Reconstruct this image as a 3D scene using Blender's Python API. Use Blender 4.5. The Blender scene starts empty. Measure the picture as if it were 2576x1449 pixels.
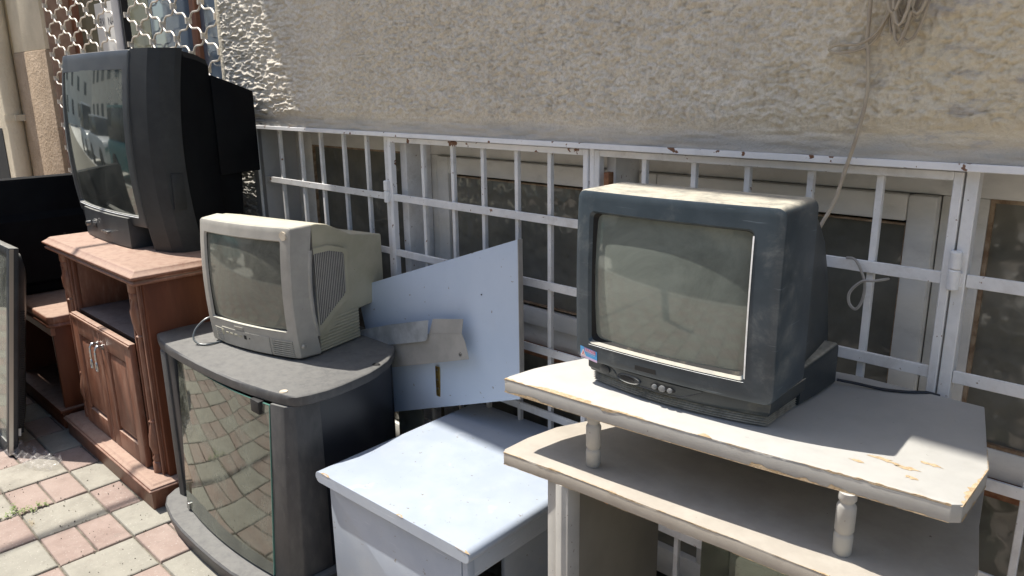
import bpy, bmesh, math, random
import numpy as np
from mathutils import Vector, Matrix
R = math.radians
random.seed(7)
scn = bpy.context.scene
C = scn.collection

# ---------------------------------------------------------------- camera
PITCH, YAW, ROLL, CAMH = R(14.9), R(44.3), R(-0.8), 1.35
fw = Vector((-math.sin(YAW)*math.cos(PITCH), math.cos(YAW)*math.cos(PITCH), -math.sin(PITCH)))
rt = fw.cross(Vector((0, 0, 1))).normalized(); up = rt.cross(fw)
c_, s_ = math.cos(ROLL), math.sin(ROLL)
rt, up = rt*c_ + up*s_, up*c_ - rt*s_
cd = bpy.data.cameras.new("camera"); cam = bpy.data.objects.new("camera", cd); C.objects.link(cam)
cd.sensor_width = 36; cd.lens = 36*1935/2576; cd.clip_end = 500; cd.clip_start = 0.05
m = Matrix((rt, up, -fw)).transposed().to_4x4(); m.translation = Vector((0, 0, CAMH)); cam.matrix_world = m
scn.camera = cam
# ---------------------------------------------------------------- sky, sun, exposure
SUN = Vector((-0.475, -0.17, 1.0)).normalized()          # towards the sun
w = bpy.data.worlds.new("World"); scn.world = w; w.use_nodes = True
nt = w.node_tree; bg = nt.nodes["Background"]
sky = nt.nodes.new("ShaderNodeTexSky"); sky.sky_type = 'NISHITA'; sky.sun_disc = False
sky.sun_elevation = math.asin(SUN.z); sky.sun_rotation = math.atan2(SUN.x, SUN.y)
sky.dust_density = 1.5; sky.air_density = 1.0
nt.links.new(sky.outputs[0], bg.inputs[0]); bg.inputs[1].default_value = 0.085
ld = bpy.data.lights.new("sun", 'SUN'); ld.energy = 3.15; ld.angle = R(0.55); ld.color = (1.0, 0.95, 0.87)
so = bpy.data.objects.new("sun", ld); C.objects.link(so)
so.rotation_euler = SUN.to_track_quat('Z', 'Y').to_euler()
vs = scn.view_settings; vs.view_transform = 'Standard'; vs.look = 'None'; vs.gamma = 1; vs.exposure = 1.27
scn.cycles.max_bounces = 8; scn.cycles.sample_clamp_indirect = 6; scn.cycles.use_denoising = True

# ---------------------------------------------------------------- materials
def P(n): return n
def newmat(name):
    m = bpy.data.materials.new(name); m.use_nodes = True
    nt = m.node_tree; return m, nt, nt.nodes["Principled BSDF"]
def N(nt, t, **k):
    n = nt.nodes.new(t)
    for a, b in k.items(): setattr(n, a, b)
    return n
def noise(nt, co, scale, detail=4, rough=.55, dist=0.0):
    n = N(nt, "ShaderNodeTexNoise"); n.inputs["Scale"].default_value = scale; n.inputs["Detail"].default_value = detail
    n.inputs["Roughness"].default_value = rough; n.inputs["Distortion"].default_value = dist
    nt.links.new(co, n.inputs["Vector"]); return n.outputs["Fac"]
def ramp(nt, fac, a, b):
    n = N(nt, "ShaderNodeMapRange"); n.inputs[1].default_value = a; n.inputs[2].default_value = b
    n.interpolation_type = 'SMOOTHSTEP'
    nt.links.new(fac, n.inputs[0]); return n.outputs[0]
def mix(nt, fac, a, b):
    n = N(nt, "ShaderNodeMix", data_type='RGBA')
    for s, v in ((6, a), (7, b)):
        if isinstance(v, (tuple, list)): n.inputs[s].default_value = (*v[:3], 1)
        else: nt.links.new(v, n.inputs[s])
    if isinstance(fac, float): n.inputs[0].default_value = fac
    else: nt.links.new(fac, n.inputs[0])
    return n.outputs[2]
def math_(nt, op, a, b=0.0):
    n = N(nt, "ShaderNodeMath", operation=op)
    for i, v in enumerate((a, b)):
        if isinstance(v, (int, float)): n.inputs[i].default_value = v
        else: nt.links.new(v, n.inputs[i])
    return n.outputs[0]
def mk(name, c1, c2=None, scale=8, rough=.5, bump=0.0, bscale=120, bdist=.002, stretch=(1, 1, 1), specks=(), dust=None,
       topdust=None, metallic=0.0, spec=.5, lo=.35, hi=.65, scratch=0.0, rvar=0.0):
    """specks: list of (colour, scale, threshold); dust: (colour, scale, lo, hi, amount); topdust: (colour, amount)"""
    m, nt, b = newmat(name)
    tc = N(nt, "ShaderNodeTexCoord"); co = tc.outputs["Object"]
    if stretch != (1, 1, 1):
        mp = N(nt, "ShaderNodeMapping"); mp.inputs["Scale"].default_value = stretch
        nt.links.new(co, mp.inputs[0]); cos = mp.outputs[0]
    else: cos = co
    col = mix(nt, ramp(nt, noise(nt, cos, scale, 6, .6), lo, hi), c1, c2 or c1)
    rfac = None
    for (sc, ss, th) in specks:
        col = mix(nt, ramp(nt, noise(nt, co, ss, 3, .6), th, th+.025), col, sc)
    if dust:
        dc, ds, dl, dh, da = dust
        f = math_(nt, 'MULTIPLY', ramp(nt, noise(nt, cos, ds, 8, .68, .3), dl, dh), da)
        col = mix(nt, f, col, dc); rfac = f
    if topdust:
        g = N(nt, "ShaderNodeNewGeometry"); sx = N(nt, "ShaderNodeSeparateXYZ"); nt.links.new(g.outputs["Normal"], sx.inputs[0])
        f = math_(nt, 'MULTIPLY', ramp(nt, sx.outputs[2], .55, .95), topdust[1])
        f2 = math_(nt, 'MULTIPLY', f, ramp(nt, noise(nt, co, 40, 9, .75), .12, .64))
        col = mix(nt, f2, col, topdust[0]); rfac = f2 if rfac is None else math_(nt, 'MAXIMUM', rfac, f2)
    if scratch:
        v = N(nt, "ShaderNodeTexNoise"); mp2 = N(nt, "ShaderNodeMapping"); mp2.inputs["Scale"].default_value = (9, 9, 150)
        mp2.inputs["Rotation"].default_value = (.4, .7, .3)
        nt.links.new(co, mp2.inputs[0]); nt.links.new(mp2.outputs[0], v.inputs["Vector"]); v.inputs["Scale"].default_value = 1.2; v.inputs["Detail"].default_value = 5
        f = math_(nt, 'MULTIPLY', ramp(nt, v.outputs["Fac"], .66, .72), scratch)
        col = mix(nt, f, col, tuple(min(1, x*3+.12) for x in c1))
    nt.links.new(col, b.inputs["Base Color"])
    b.inputs["Metallic"].default_value = metallic; b.inputs["Specular IOR Level"].default_value = spec
    if rfac is not None:
        r = N(nt, "ShaderNodeMapRange"); nt.links.new(rfac, r.inputs[0]); r.inputs[3].default_value = rough; r.inputs[4].default_value = min(1, rough+.45)
        nt.links.new(r.outputs[0], b.inputs["Roughness"])
    elif rvar:
        r = N(nt, "ShaderNodeMapRange"); nt.links.new(noise(nt, co, 15, 6, .6), r.inputs[0]); r.inputs[3].default_value = rough-rvar; r.inputs[4].default_value = rough+rvar
        nt.links.new(r.outputs[0], b.inputs["Roughness"])
    else: b.inputs["Roughness"].default_value = rough
    if bump:
        bp = N(nt, "ShaderNodeBump"); bp.inputs["Strength"].default_value = bump; bp.inputs["Distance"].default_value = bdist
        nt.links.new(noise(nt, cos, bscale, 4, .6), bp.inputs["Height"]); nt.links.new(bp.outputs[0], b.inputs["Normal"])
    return m

M = {}
M['tvblack'] = mk('charcoal_plastic', (.028, .032, .036), (.040, .044, .048), 14, .42, .25, 900, .0006, dust=((.16, .16, .15), 9, .5, .95, .5), topdust=((.33, .32, .29), .7))
M['tvspk'] = mk('speaker_plastic', (.020, .023, .026), (.028, .031, .034), 14, .5, .5, 1400, .0008, dust=((.10, .10, .10), 9, .5, .95, .3), spec=.35)
M['tvback'] = mk('black_back_plastic', (.0025, .003, .0045), (.004, .005, .0065), 14, .6, spec=.12, bump=.3, bscale=700, bdist=.0008)
M['tvnavy'] = mk('scuffed_navy_plastic', (.032, .046, .058), (.046, .062, .076), 18, .33, .15, 700, .0005,
                 dust=((.24, .25, .24), 13, .50, .86, .75), topdust=((.50, .46, .37), .95), scratch=.35)
M['tvnavyside'] = mk('dusty_dark_plastic', (.020, .028, .033), (.030, .038, .042), 16, .42, .2, 600, .0006,
                     dust=((.22, .21, .17), 9, .52, .86, .7), topdust=((.50, .46, .37), .95), scratch=.3)
M['tvgrey'] = mk('silver_grey_plastic', (.34, .325, .29), (.40, .38, .34), 16, .42, .15, 900, .0004,
                 specks=(((.12, .09, .06), 95, .735),), dust=((.20, .18, .15), 12, .5, .9, .55), topdust=((.52, .50, .41), .8))
M['tvgreyback'] = mk('yellowed_grey_plastic', (.42, .395, .285), (.48, .45, .335), 12, .55, .15, 900, .0004,
                     specks=(((.12, .09, .06), 95, .745),), dust=((.22, .20, .15), 8, .5, .9, .5), topdust=((.50, .48, .39), .6))
M['dark'] = mk('dark_recess', (.012, .012, .012), rough=.7)  # near-black: shade painted in gaps, slots and cavities; also plain dark parts
M['rubber'] = mk('dusty_bezel_gasket', (.010, .009, .008), (.10, .085, .06), 40, .8, lo=.55, hi=.85)
M['btn'] = mk('worn_button_plastic', (.13, .14, .145), (.22, .22, .22), 90, .4)
M['chrome'] = mk('tarnished_chrome', (.42, .42, .41), rough=.30, metallic=1)
M['gold'] = mk('brass_plate', (.45, .33, .12), (.3, .21, .08), 40, .35, metallic=.8)
M['litledge'] = mk('sunlit_ledge_paint', (.66, .67, .68), (.52, .52, .5), 40, .45)  # pale tone painting the sunlight caught on the screen ledges
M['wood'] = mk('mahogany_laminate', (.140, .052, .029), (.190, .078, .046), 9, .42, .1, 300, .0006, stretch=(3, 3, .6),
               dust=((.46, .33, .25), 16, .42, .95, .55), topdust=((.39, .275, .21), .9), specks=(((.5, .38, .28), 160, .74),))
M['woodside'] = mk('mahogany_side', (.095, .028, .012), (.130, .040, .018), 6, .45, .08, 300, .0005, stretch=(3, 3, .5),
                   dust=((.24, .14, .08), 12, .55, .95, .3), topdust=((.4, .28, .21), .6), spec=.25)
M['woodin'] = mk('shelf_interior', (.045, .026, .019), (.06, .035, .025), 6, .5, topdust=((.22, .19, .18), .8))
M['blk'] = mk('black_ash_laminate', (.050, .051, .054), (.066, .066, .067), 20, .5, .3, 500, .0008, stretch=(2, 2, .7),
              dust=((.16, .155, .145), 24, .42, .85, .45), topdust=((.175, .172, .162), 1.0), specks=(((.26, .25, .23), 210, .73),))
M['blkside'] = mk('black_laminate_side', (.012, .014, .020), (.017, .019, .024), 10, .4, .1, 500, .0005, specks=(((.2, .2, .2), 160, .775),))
M['white'] = mk('white_laminate', (.36, .41, .485), (.40, .45, .515), 10, .33, .05, 200, .0004, specks=(((.22, .20, .17), 55, .69), ((.20, .18, .15), 130, .71)),
                dust=((.50, .49, .47), 14, .5, .9, .5), scratch=.15)  # bluish base holds the sky's tint on the white laminate
M['board'] = mk('sky_tinted_board', (.50, .585, .70), (.54, .62, .73), 5, .4, specks=(((.25, .24, .23), 45, .70), ((.30, .28, .26), 120, .725)), dust=((.42, .42, .43), 7, .55, .95, .3))  # blue of the sky light is mixed into the white board's colour
M['edge'] = mk('grey_edge_band', (.33, .32, .29), (.38, .36, .33), 20, .6)
M['stand'] = mk('pale_grey_laminate', (.37, .36, .335), (.42, .41, .38), 16, .5, .12, 120, .0008, specks=(((.16, .13, .11), 70, .70),),
                dust=((.40, .37, .33), 22, .45, .9, .5), topdust=((.45, .445, .42), .6))
M['standlow'] = mk('beige_grey_laminate', (.36, .325, .275), (.41, .375, .32), 16, .5, .12, 120, .0008, specks=(((.16, .13, .11), 85, .745),), dust=((.30, .27, .23), 22, .45, .9, .4))  # beige toned down to deepen the shade on the lower shelf
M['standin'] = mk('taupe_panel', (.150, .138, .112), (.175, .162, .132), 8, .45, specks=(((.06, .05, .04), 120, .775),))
M['chip'] = mk('exposed_chipboard', (.42, .30, .17), (.56, .44, .29), 110, .9, .9, 320, .004)
M['sheet'] = mk('bare_metal_sheet', (.36, .345, .315), (.44, .42, .385), 12, .42, .1, 90, .001, dust=((.24, .22, .2), 18, .52, .9, .5), metallic=.15, specks=(((.12, .11, .1), 60, .75),))
M['sheetblue'] = mk('smeared_metal_tab', (.55, .58, .60), (.36, .38, .40), 16, .35, metallic=.35, dust=((.15, .15, .16), 12, .6, .9, .7))
M['paint'] = mk('white_metal_paint', (.70, .70, .69), (.80, .79, .77), 12, .42, .35, 60, .0012, specks=(((.20, .095, .05), 40, .685), ((.27, .20, .15), 90, .70)),
                dust=((.40, .36, .31), 18, .42, .85, .6))
M['paintrust'] = mk('chipped_metal_paint', (.78, .78, .78), (.84, .83, .82), 12, .45, .4, 60, .0015, specks=(((.17, .075, .035), 30, .635), ((.27, .18, .12), 90, .70)),
                    dust=((.42, .40, .38), 14, .48, .9, .55))
M['rust'] = mk('rusty_iron', (.16, .06, .025), (.26, .12, .055), 60, .8, .5, 200, .001)
M['wframe'] = mk('weathered_window_frame', (.66, .645, .60), (.74, .72, .67), 9, .5, .3, 120, .001, stretch=(1, 1, 2.2), specks=(((.24, .17, .1), 55, .745),), dust=((.28, .26, .22), 12, .5, .9, .5))
M['putty'] = mk('brown_window_putty', (.20, .125, .07), (.36, .27, .18), 50, .8, .4, 150, .001)
M['cream'] = mk('cream_wall_paint', (.58, .51, .38), (.66, .58, .44), 5, .85, .9, 70, .006, dust=((.38, .31, .22), 3, .5, .9, .4))
M['tanwall'] = mk('tan_wall_render', (.36, .265, .175), (.43, .325, .225), 7, .9, 1.0, 55, .008, dust=((.22, .155, .1), 6, .45, .9, .5))
M['pinkwall'] = mk('pinkish_render', (.36, .235, .175), (.45, .31, .24), 14, .85, .6, 80, .004, dust=((.22, .13, .09), 12, .45, .85, .6))
M['brownframe'] = mk('brown_shop_frame', (.19, .075, .04), (.24, .10, .055), 8, .45)
M['greypost'] = mk('grey_gate_post', (.30, .29, .29), (.36, .35, .35), 10, .5)
M['lattice'] = mk('cream_gate_enamel', (.60, .54, .45), (.70, .64, .55), 30, .4, specks=(((.16, .08, .05), 60, .69),))
M['stucco'] = None
M['concrete'] = mk('smooth_grey_plaster', (.33, .315, .30), (.44, .41, .37), 9, .85, .9, 50, .005, stretch=(.5, 1, 2.6), dust=((.24, .235, .24), 6, .45, .8, .6))
M['reveal'] = mk('grey_plaster_reveal', (.36, .36, .355), (.42, .41, .40), 8, .8, .4, 40, .004)
M['cable'] = mk('grimy_beige_cable', (.46, .39, .29), (.36, .30, .23), 25, .5)
M['cablegrey'] = mk('grey_cable', (.36, .34, .31), (.30, .28, .25), 25, .5)
M['cord'] = mk('black_cord', (.01, .01, .014), rough=.35)
M['cordgrey'] = mk('grey_cord', (.13, .145, .15), rough=.35)
M['orange'] = mk('orange_plastic_dowel', (.52, .20, .05), rough=.5)
M['teal'] = mk('teal_car_paint', (.05, .22, .25), rough=.25)
M['carwhite'] = mk('white_car_paint', (.7, .72, .74), rough=.25)
M['cardark'] = mk('dark_car_paint', (.03, .032, .035), rough=.3)
M['carglass'] = mk('dark_car_glass', (.02, .025, .03), rough=.08)
M['facade'] = mk('facade_render', (.68, .63, .55), (.74, .69, .60), 1.2, .9, .3, 20, .01)
M['facadewin'] = mk('facade_glass', (.04, .05, .06), rough=.1)
M['paper'] = mk('notice_paper', (.70, .69, .66), rough=.8)
M['ink'] = mk('grey_ink', (.12, .12, .13), rough=.7)
M['bollard'] = mk('blue_bollard_paint', (.06, .12, .17), rough=.4)
M['weed'] = mk('weed_leaf', (.10, .17, .03), (.19, .24, .06), 60, .6)
M['weeddry'] = mk('dry_weed', (.42, .30, .13), (.5, .4, .2), 60, .8)
M['coin'] = mk('beige_round_sticker', (.60, .53, .42), (.5, .42, .31), 60, .7)

def glassmat(name, tint, refl, rough=.02, dust=.25, dustcol=(.3, .3, .27), dscale=10, solid=True, even=0.0):
    """a dusty sheet of glass: sharp reflection over a dark (solid) or clear body, grime laid on it in patches"""
    m, nt, b = newmat(name); nt.nodes.remove(b)
    out = nt.nodes["Material Output"]; co = N(nt, "ShaderNodeTexCoord").outputs["Object"]
    gl = N(nt, "ShaderNodeBsdfGlossy"); gl.inputs["Roughness"].default_value = rough; gl.inputs["Color"].default_value = (.96, .99, .93, 1)
    if solid: body = N(nt, "ShaderNodeBsdfDiffuse"); body.inputs["Color"].default_value = (*tint, 1)
    else: body = N(nt, "ShaderNodeBsdfTransparent"); body.inputs["Color"].default_value = (*tint, 1)
    fr = N(nt, "ShaderNodeFresnel"); fr.inputs[0].default_value = 1.5
    f = math_(nt, 'ADD', fr.outputs[0], refl)
    mx = N(nt, "ShaderNodeMixShader"); nt.links.new(f, mx.inputs[0]); nt.links.new(body.outputs[0], mx.inputs[1]); nt.links.new(gl.outputs[0], mx.inputs[2])
    df = N(nt, "ShaderNodeBsdfDiffuse"); df.inputs["Color"].default_value = (*dustcol, 1)
    nz = ramp(nt, noise(nt, co, dscale, 9, .7, .6), .25-even, .85+even*.4)
    d = math_(nt, 'MULTIPLY', nz, dust*1.6)
    mx2 = N(nt, "ShaderNodeMixShader"); nt.links.new(d, mx2.inputs[0]); nt.links.new(mx.outputs[0], mx2.inputs[1]); nt.links.new(df.outputs[0], mx2.inputs[2])
    nt.links.new(mx2.outputs[0], out.inputs[0]); return m
M['crt1'] = glassmat('crt_screen_glass', (.018, .022, .022), .12, .045, .26, (.16, .17, .155), 5)
M['crt2'] = glassmat('grimy_crt_glass', (.055, .058, .052), .07, .06, .46, (.27, .27, .225), 14, even=.25)
M['crt3'] = glassmat('dusty_crt_glass', (.06, .068, .06), .09, .05, .44, (.32, .355, .315), 7, even=.35)
M['smoked'] = glassmat('smoked_cabinet_glass', (.30, .33, .31), .14, .03, .42, (.25, .26, .215), 11, solid=False)
M['greenglass'] = glassmat('green_glass_sheet', (.42, .50, .45), .10, .02, .30, (.34, .37, .31), 9, solid=False)
M['lcdglass'] = glassmat('flat_screen_glass', (.05, .055, .05), .14, .08, .42, (.27, .28, .25), 9)
M['glassedge'] = mk('green_glass_edge', (.09, .20, .165), rough=.2)
M['shopglassblue'] = glassmat('blue_shop_glass', (.10, .14, .20), .10, .02, .15, (.32, .33, .33), 5)
M['shopglass'] = glassmat('olive_shop_glass', (.15, .155, .10), .10, .02, .12, (.3, .3, .3), 5)
def pebble(name, c1, c2):
    m, nt, b = newmat(name); co = N(nt, "ShaderNodeTexCoord").outputs["Object"]
    v = N(nt, "ShaderNodeTexVoronoi"); v.inputs["Scale"].default_value = 30; v.feature = 'SMOOTH_F1'; nt.links.new(co, v.inputs["Vector"])
    bp = N(nt, "ShaderNodeBump"); bp.inputs["Strength"].default_value = .8; bp.inputs["Distance"].default_value = .008
    nt.links.new(v.outputs["Distance"], bp.inputs["Height"]); nt.links.new(bp.outputs[0], b.inputs["Normal"])
    nt.links.new(mix(nt, ramp(nt, noise(nt, co, 6, 6, .6), .3, .7), c1, c2), b.inputs["Base Color"])
    b.inputs["Roughness"].default_value = .16; b.inputs["Specular IOR Level"].default_value = .7
    return m
M['pebble'] = pebble('pebbled_window_glass', (.12, .118, .098), (.19, .18, .148))
M['pebblepale'] = pebble('pale_pebbled_glass', (.30, .32, .27), (.38, .38, .32))  # paler body colour than the window panes

def stucco_mat():
    m, nt, b = newmat('rough_beige_stucco'); tc = N(nt, "ShaderNodeTexCoord"); co = tc.outputs["Object"]
    sx = N(nt, "ShaderNodeSeparateXYZ"); nt.links.new(co, sx.inputs[0])
    c = mix(nt, ramp(nt, noise(nt, co, 7, 8, .7), .35, .68), (.70, .64, .535), (.79, .73, .62))
    c = mix(nt, math_(nt, 'MULTIPLY', ramp(nt, noise(nt, co, 60, 5, .6), .5, .68), .5), c, (.52, .45, .36))
    c = mix(nt, math_(nt, 'MULTIPLY', ramp(nt, noise(nt, co, 30, 6, .7), .62, .7), .45), c, (.60, .49, .34))
    c = mix(nt, math_(nt, 'MULTIPLY', ramp(nt, noise(nt, co, 210, 3, .7), .48, .62), .5), c, (.47, .415, .335))
    c = mix(nt, math_(nt, 'MULTIPLY', ramp(nt, noise(nt, co, 120, 4, .7), .56, .70), .55), c, (.84, .78, .68))
    yl = ramp(nt, sx.outputs[0], -.9, -.2)                      # the right end of the wall is yellower, smeared with grey
    c = mix(nt, math_(nt, 'MULTIPLY', yl, .7), c, (.76, .65, .45))
    mp = N(nt, "ShaderNodeMapping"); mp.inputs["Scale"].default_value = (9, 9, 26); mp.inputs["Rotation"].default_value = (0, .55, 0); nt.links.new(co, mp.inputs[0])
    sm = math_(nt, 'MULTIPLY', ramp(nt, noise(nt, mp.outputs[0], 1.0, 7, .65), .52, .66), yl)
    c = mix(nt, math_(nt, 'MULTIPLY', sm, .75), c, (.42, .40, .40))
    gr = N(nt, "ShaderNodeMapRange"); nt.links.new(math_(nt, 'ADD', sx.outputs[2], math_(nt, 'MULTIPLY', noise(nt, co, 6, 5, .6), .05)), gr.inputs[0])
    gr.inputs[1].default_value = 1.255; gr.inputs[2].default_value = 1.285; gr.inputs[3].default_value = .8; gr.inputs[4].default_value = 0
    mp3 = N(nt, "ShaderNodeMapping"); mp3.inputs["Scale"].default_value = (6, 6, 40); nt.links.new(co, mp3.inputs[0])
    c = mix(nt, gr.outputs[0], c, mix(nt, ramp(nt, noise(nt, mp3.outputs[0], 1, 7, .6), .35, .65), (.37, .37, .36), (.50, .47, .42)))
    nt.links.new(c, b.inputs["Base Color"]); b.inputs["Roughness"].default_value = .92; b.inputs["Specular IOR Level"].default_value = .2
    bp = N(nt, "ShaderNodeBump"); bp.inputs["Strength"].default_value = .9; bp.inputs["Distance"].default_value = .004
    nt.links.new(noise(nt, co, 230, 5, .65), bp.inputs["Height"]); nt.links.new(bp.outputs[0], b.inputs["Normal"])
    return m
M['stucco'] = stucco_mat()
def paver_mat(name, c1, c2, stain):
    m, nt, b = newmat(name); co = N(nt, "ShaderNodeTexCoord").outputs["Object"]
    at = N(nt, "ShaderNodeAttribute"); at.attribute_name = "tone"
    c = mix(nt, ramp(nt, noise(nt, co, 11, 8, .65), .3, .7), c1, c2)
    c = mix(nt, math_(nt, 'MULTIPLY', at.outputs["Fac"], .45), c, stain)
    c = mix(nt, math_(nt, 'MULTIPLY', ramp(nt, noise(nt, co, 150, 3, .6), .62, .7), .5), c, (.52, .49, .43))
    c = mix(nt, math_(nt, 'MULTIPLY', ramp(nt, noise(nt, co, 25, 7, .75), .56, .70), .6), c, (.19, .165, .14))
    nt.links.new(c, b.inputs["Base Color"]); b.inputs["Roughness"].default_value = .85
    bp = N(nt, "ShaderNodeBump"); bp.inputs["Strength"].default_value = .5; bp.inputs["Distance"].default_value = .004
    nt.links.new(noise(nt, co, 45, 7, .65), bp.inputs["Height"]); nt.links.new(bp.outputs[0], b.inputs["Normal"])
    return m
M['pavlight'] = paver_mat('pale_paver', (.25, .228, .188), (.34, .315, .262), (.24, .24, .205))
M['pavpink'] = paver_mat('pink_paver', (.235, .17, .143), (.32, .245, .21), (.33, .26, .22))
M['sand'] = mk('joint_sand', (.20, .18, .14), (.10, .09, .07), 30, .95, 1, 300, .003)
def road_mat():
    m, nt, b = newmat('interlocking_road_blocks'); co = N(nt, "ShaderNodeTexCoord").outputs["Object"]
    br = N(nt, "ShaderNodeTexBrick"); nt.links.new(co, br.inputs["Vector"]); br.inputs["Scale"].default_value = 1
    br.inputs["Brick Width"].default_value = .2; br.inputs["Row Height"].default_value = .1; br.inputs["Mortar Size"].default_value = .006
    br.inputs["Color1"].default_value = (.56, .55, .50, 1); br.inputs["Color2"].default_value = (.64, .62, .57, 1); br.inputs["Mortar"].default_value = (.11, .10, .09, 1)
    c = mix(nt, ramp(nt, noise(nt, co, 1.3, 6, .6), .3, .7), br.outputs[0], (.58, .56, .52)); 
    c2 = mix(nt, .45, br.outputs[0], c)
    nt.links.new(c2, b.inputs["Base Color"]); b.inputs["Roughness"].default_value = .85
    return m
M['road'] = road_mat()
def bagmat():
    m, nt, b = newmat('clear_plastic_film'); nt.nodes.remove(b); out = nt.nodes["Material Output"]
    t = N(nt, "ShaderNodeBsdfTransparent"); g = N(nt, "ShaderNodeBsdfPrincipled"); g.inputs["Base Color"].default_value = (.6, .57, .55, 1); g.inputs["Roughness"].default_value = .2
    mx = N(nt, "ShaderNodeMixShader"); mx.inputs[0].default_value = .17
    nt.links.new(t.outputs[0], mx.inputs[1]); nt.links.new(g.outputs[0], mx.inputs[2]); nt.links.new(mx.outputs[0], out.inputs[0]); return m
M['bag'] = bagmat()
M['blue'] = mk('sticker_blue', (.05, .28, .62), (.10, .36, .66), 60, .4)
M['pink'] = mk('sticker_pink', (.62, .42, .56), (.55, .45, .66), 60, .4)
M['red'] = mk('sticker_red', (.60, .06, .10), rough=.4)
M['stickwhite'] = mk('sticker_white', (.75, .70, .66), rough=.4)

# ---------------------------------------------------------------- mesh helpers
class MB:
    def __init__(s): s.v = []; s.f = []; s.m = []
    def add(s, vs, fs, mi=0):
        o = len(s.v); s.v += [tuple(v) for v in vs]; s.f += [tuple(i+o for i in f) for f in fs]; s.m += [mi]*len(fs); return s
    def box(s, x0, x1, y0, y1, z0, z1, mi=0):
        return s.add([(x, y, z) for x in (x0, x1) for y in (y0, y1) for z in (z0, z1)],
                     [(0, 1, 3, 2), (4, 6, 7, 5), (0, 4, 5, 1), (2, 3, 7, 6), (0, 2, 6, 4), (1, 5, 7, 3)], mi)
    def prism(s, poly, a, b, axis='z', mi=0):
        """poly of 2-D points swept from a to b along an axis ('z': x,y  'x': y,z  'y': x,z)"""
        n = len(poly)
        def pt(p, t): return (p[0], p[1], t) if axis == 'z' else ((t, p[0], p[1]) if axis == 'x' else (p[0], t, p[1]))
        vs = [pt(p, a) for p in poly]+[pt(p, b) for p in poly]
        fs = [tuple(range(n))[::-1], tuple(range(n, 2*n))]+[(i, (i+1) % n, n+(i+1) % n, n+i) for i in range(n)]
        return s.add(vs, fs, mi)
    def loft(s, loops, cap0=True, cap1=True, mi=0):
        n = len(loops[0]); vs = [p for l in loops for p in l]; fs = []
        for k in range(len(loops)-1):
            for i in range(n):
                j = (i+1) % n; fs.append((k*n+i, k*n+j, (k+1)*n+j, (k+1)*n+i))
        if cap0: fs.append(tuple(range(n))[::-1])
        if cap1: fs.append(tuple(range((len(loops)-1)*n, len(loops)*n)))
        return s.add(vs, fs, mi)
    def tube(s, pts, r, seg=8, mi=0, cap=True):
        pts = [Vector(p) for p in pts]; rs = r if isinstance(r, (list, tuple)) else [r]*len(pts); loops = []; prev = None
        for i, p in enumerate(pts):
            t = (pts[min(i+1, len(pts)-1)]-pts[max(i-1, 0)]).normalized()
            a = prev if prev is not None else (Vector((0, 0, 1)) if abs(t.z) < .9 else Vector((1, 0, 0)))
            a = (a-t*a.dot(t)).normalized(); prev = a; b = t.cross(a)
            loops.append([p+(a*math.cos(q*2*math.pi/seg)+b*math.sin(q*2*math.pi/seg))*rs[i] for q in range(seg)])
        return s.loft(loops, cap, cap, mi)
    def lathe(s, prof, cx, cy, seg=20, mi=0):
        return s.loft([[(cx+r*math.cos(q*2*math.pi/seg), cy+r*math.sin(q*2*math.pi/seg), z) for q in range(seg)] for r, z in prof], mi=mi)
    def grid(s, fn, nu, nv, mi=0):
        vs = [fn(i/nu, j/nv) for j in range(nv+1) for i in range(nu+1)]
        fs = [(j*(nu+1)+i, j*(nu+1)+i+1, (j+1)*(nu+1)+i+1, (j+1)*(nu+1)+i) for j in range(nv) for i in range(nu)]
        return s.add(vs, fs, mi)

def smoothpath(pts, n=8):
    pts = [Vector(p) for p in pts]; out = []
    for i in range(len(pts)-1):
        p0, p1, p2, p3 = pts[max(i-1, 0)], pts[i], pts[i+1], pts[min(i+2, len(pts)-1)]
        for k in range(n):
            t = k/n; out.append(.5*((2*p1)+(p2-p0)*t+(2*p0-5*p1+4*p2-p3)*t*t+(3*p1-p0-3*p2+p3)*t**3))
    out.append(pts[-1]); return out

def link(name, mb, mats, parent=None, bevel=0.0, seg=2, smooth=True, angle=35, local=False):
    me = bpy.data.meshes.new(name)
    me.from_pydata(mb.v, [], mb.f); me.validate()
    for mm in (mats if isinstance(mats, (list, tuple)) else [mats]): me.materials.append(M[mm] if isinstance(mm, str) else mm)
    me.polygons.foreach_set("material_index", mb.m[:len(me.polygons)] if len(mb.m) >= len(me.polygons) else [0]*len(me.polygons))
    if parent is not None and not local:
        inv = (Matrix.Translation(parent.location) @ parent.rotation_euler.to_matrix().to_4x4()).inverted(); me.transform(inv)
    bm = bmesh.new(); bm.from_mesh(me); bmesh.ops.recalc_face_normals(bm, faces=bm.faces[:])
    if bevel:
        es = [e for e in bm.edges if len(e.link_faces) == 2 and e.calc_face_angle(0) > R(28)]
        bmesh.ops.bevel(bm, geom=es, offset=bevel, segments=seg, affect='EDGES', profile=.5, clamp_overlap=True)
    bm.to_mesh(me); bm.free()
    if smooth:
        me.polygons.foreach_set("use_smooth", [True]*len(me.polygons)); me.set_sharp_from_angle(angle=R(angle))
    me.update()
    o = bpy.data.objects.new(name, me); C.objects.link(o)
    if parent is not None: o.parent = parent
    return o
def tag(o, label=None, cat=None, group=None, kind=None):
    if label: o['label'] = label
    if cat: o['category'] = cat
    if group: o['group'] = group
    if kind: o['kind'] = kind
    return o
def thing(name, label, cat, loc=(0, 0, 0), rz=0.0, group=None):
    o = bpy.data.objects.new(name, None); o.empty_display_size = .05; C.objects.link(o)
    o.location = loc; o.rotation_euler = (0, 0, rz)
    return tag(o, label, cat, group)
def sub(o, parent):                      # re-parent a mesh built in its thing's frame below a part of the same thing
    o.parent = parent; return o
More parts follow.
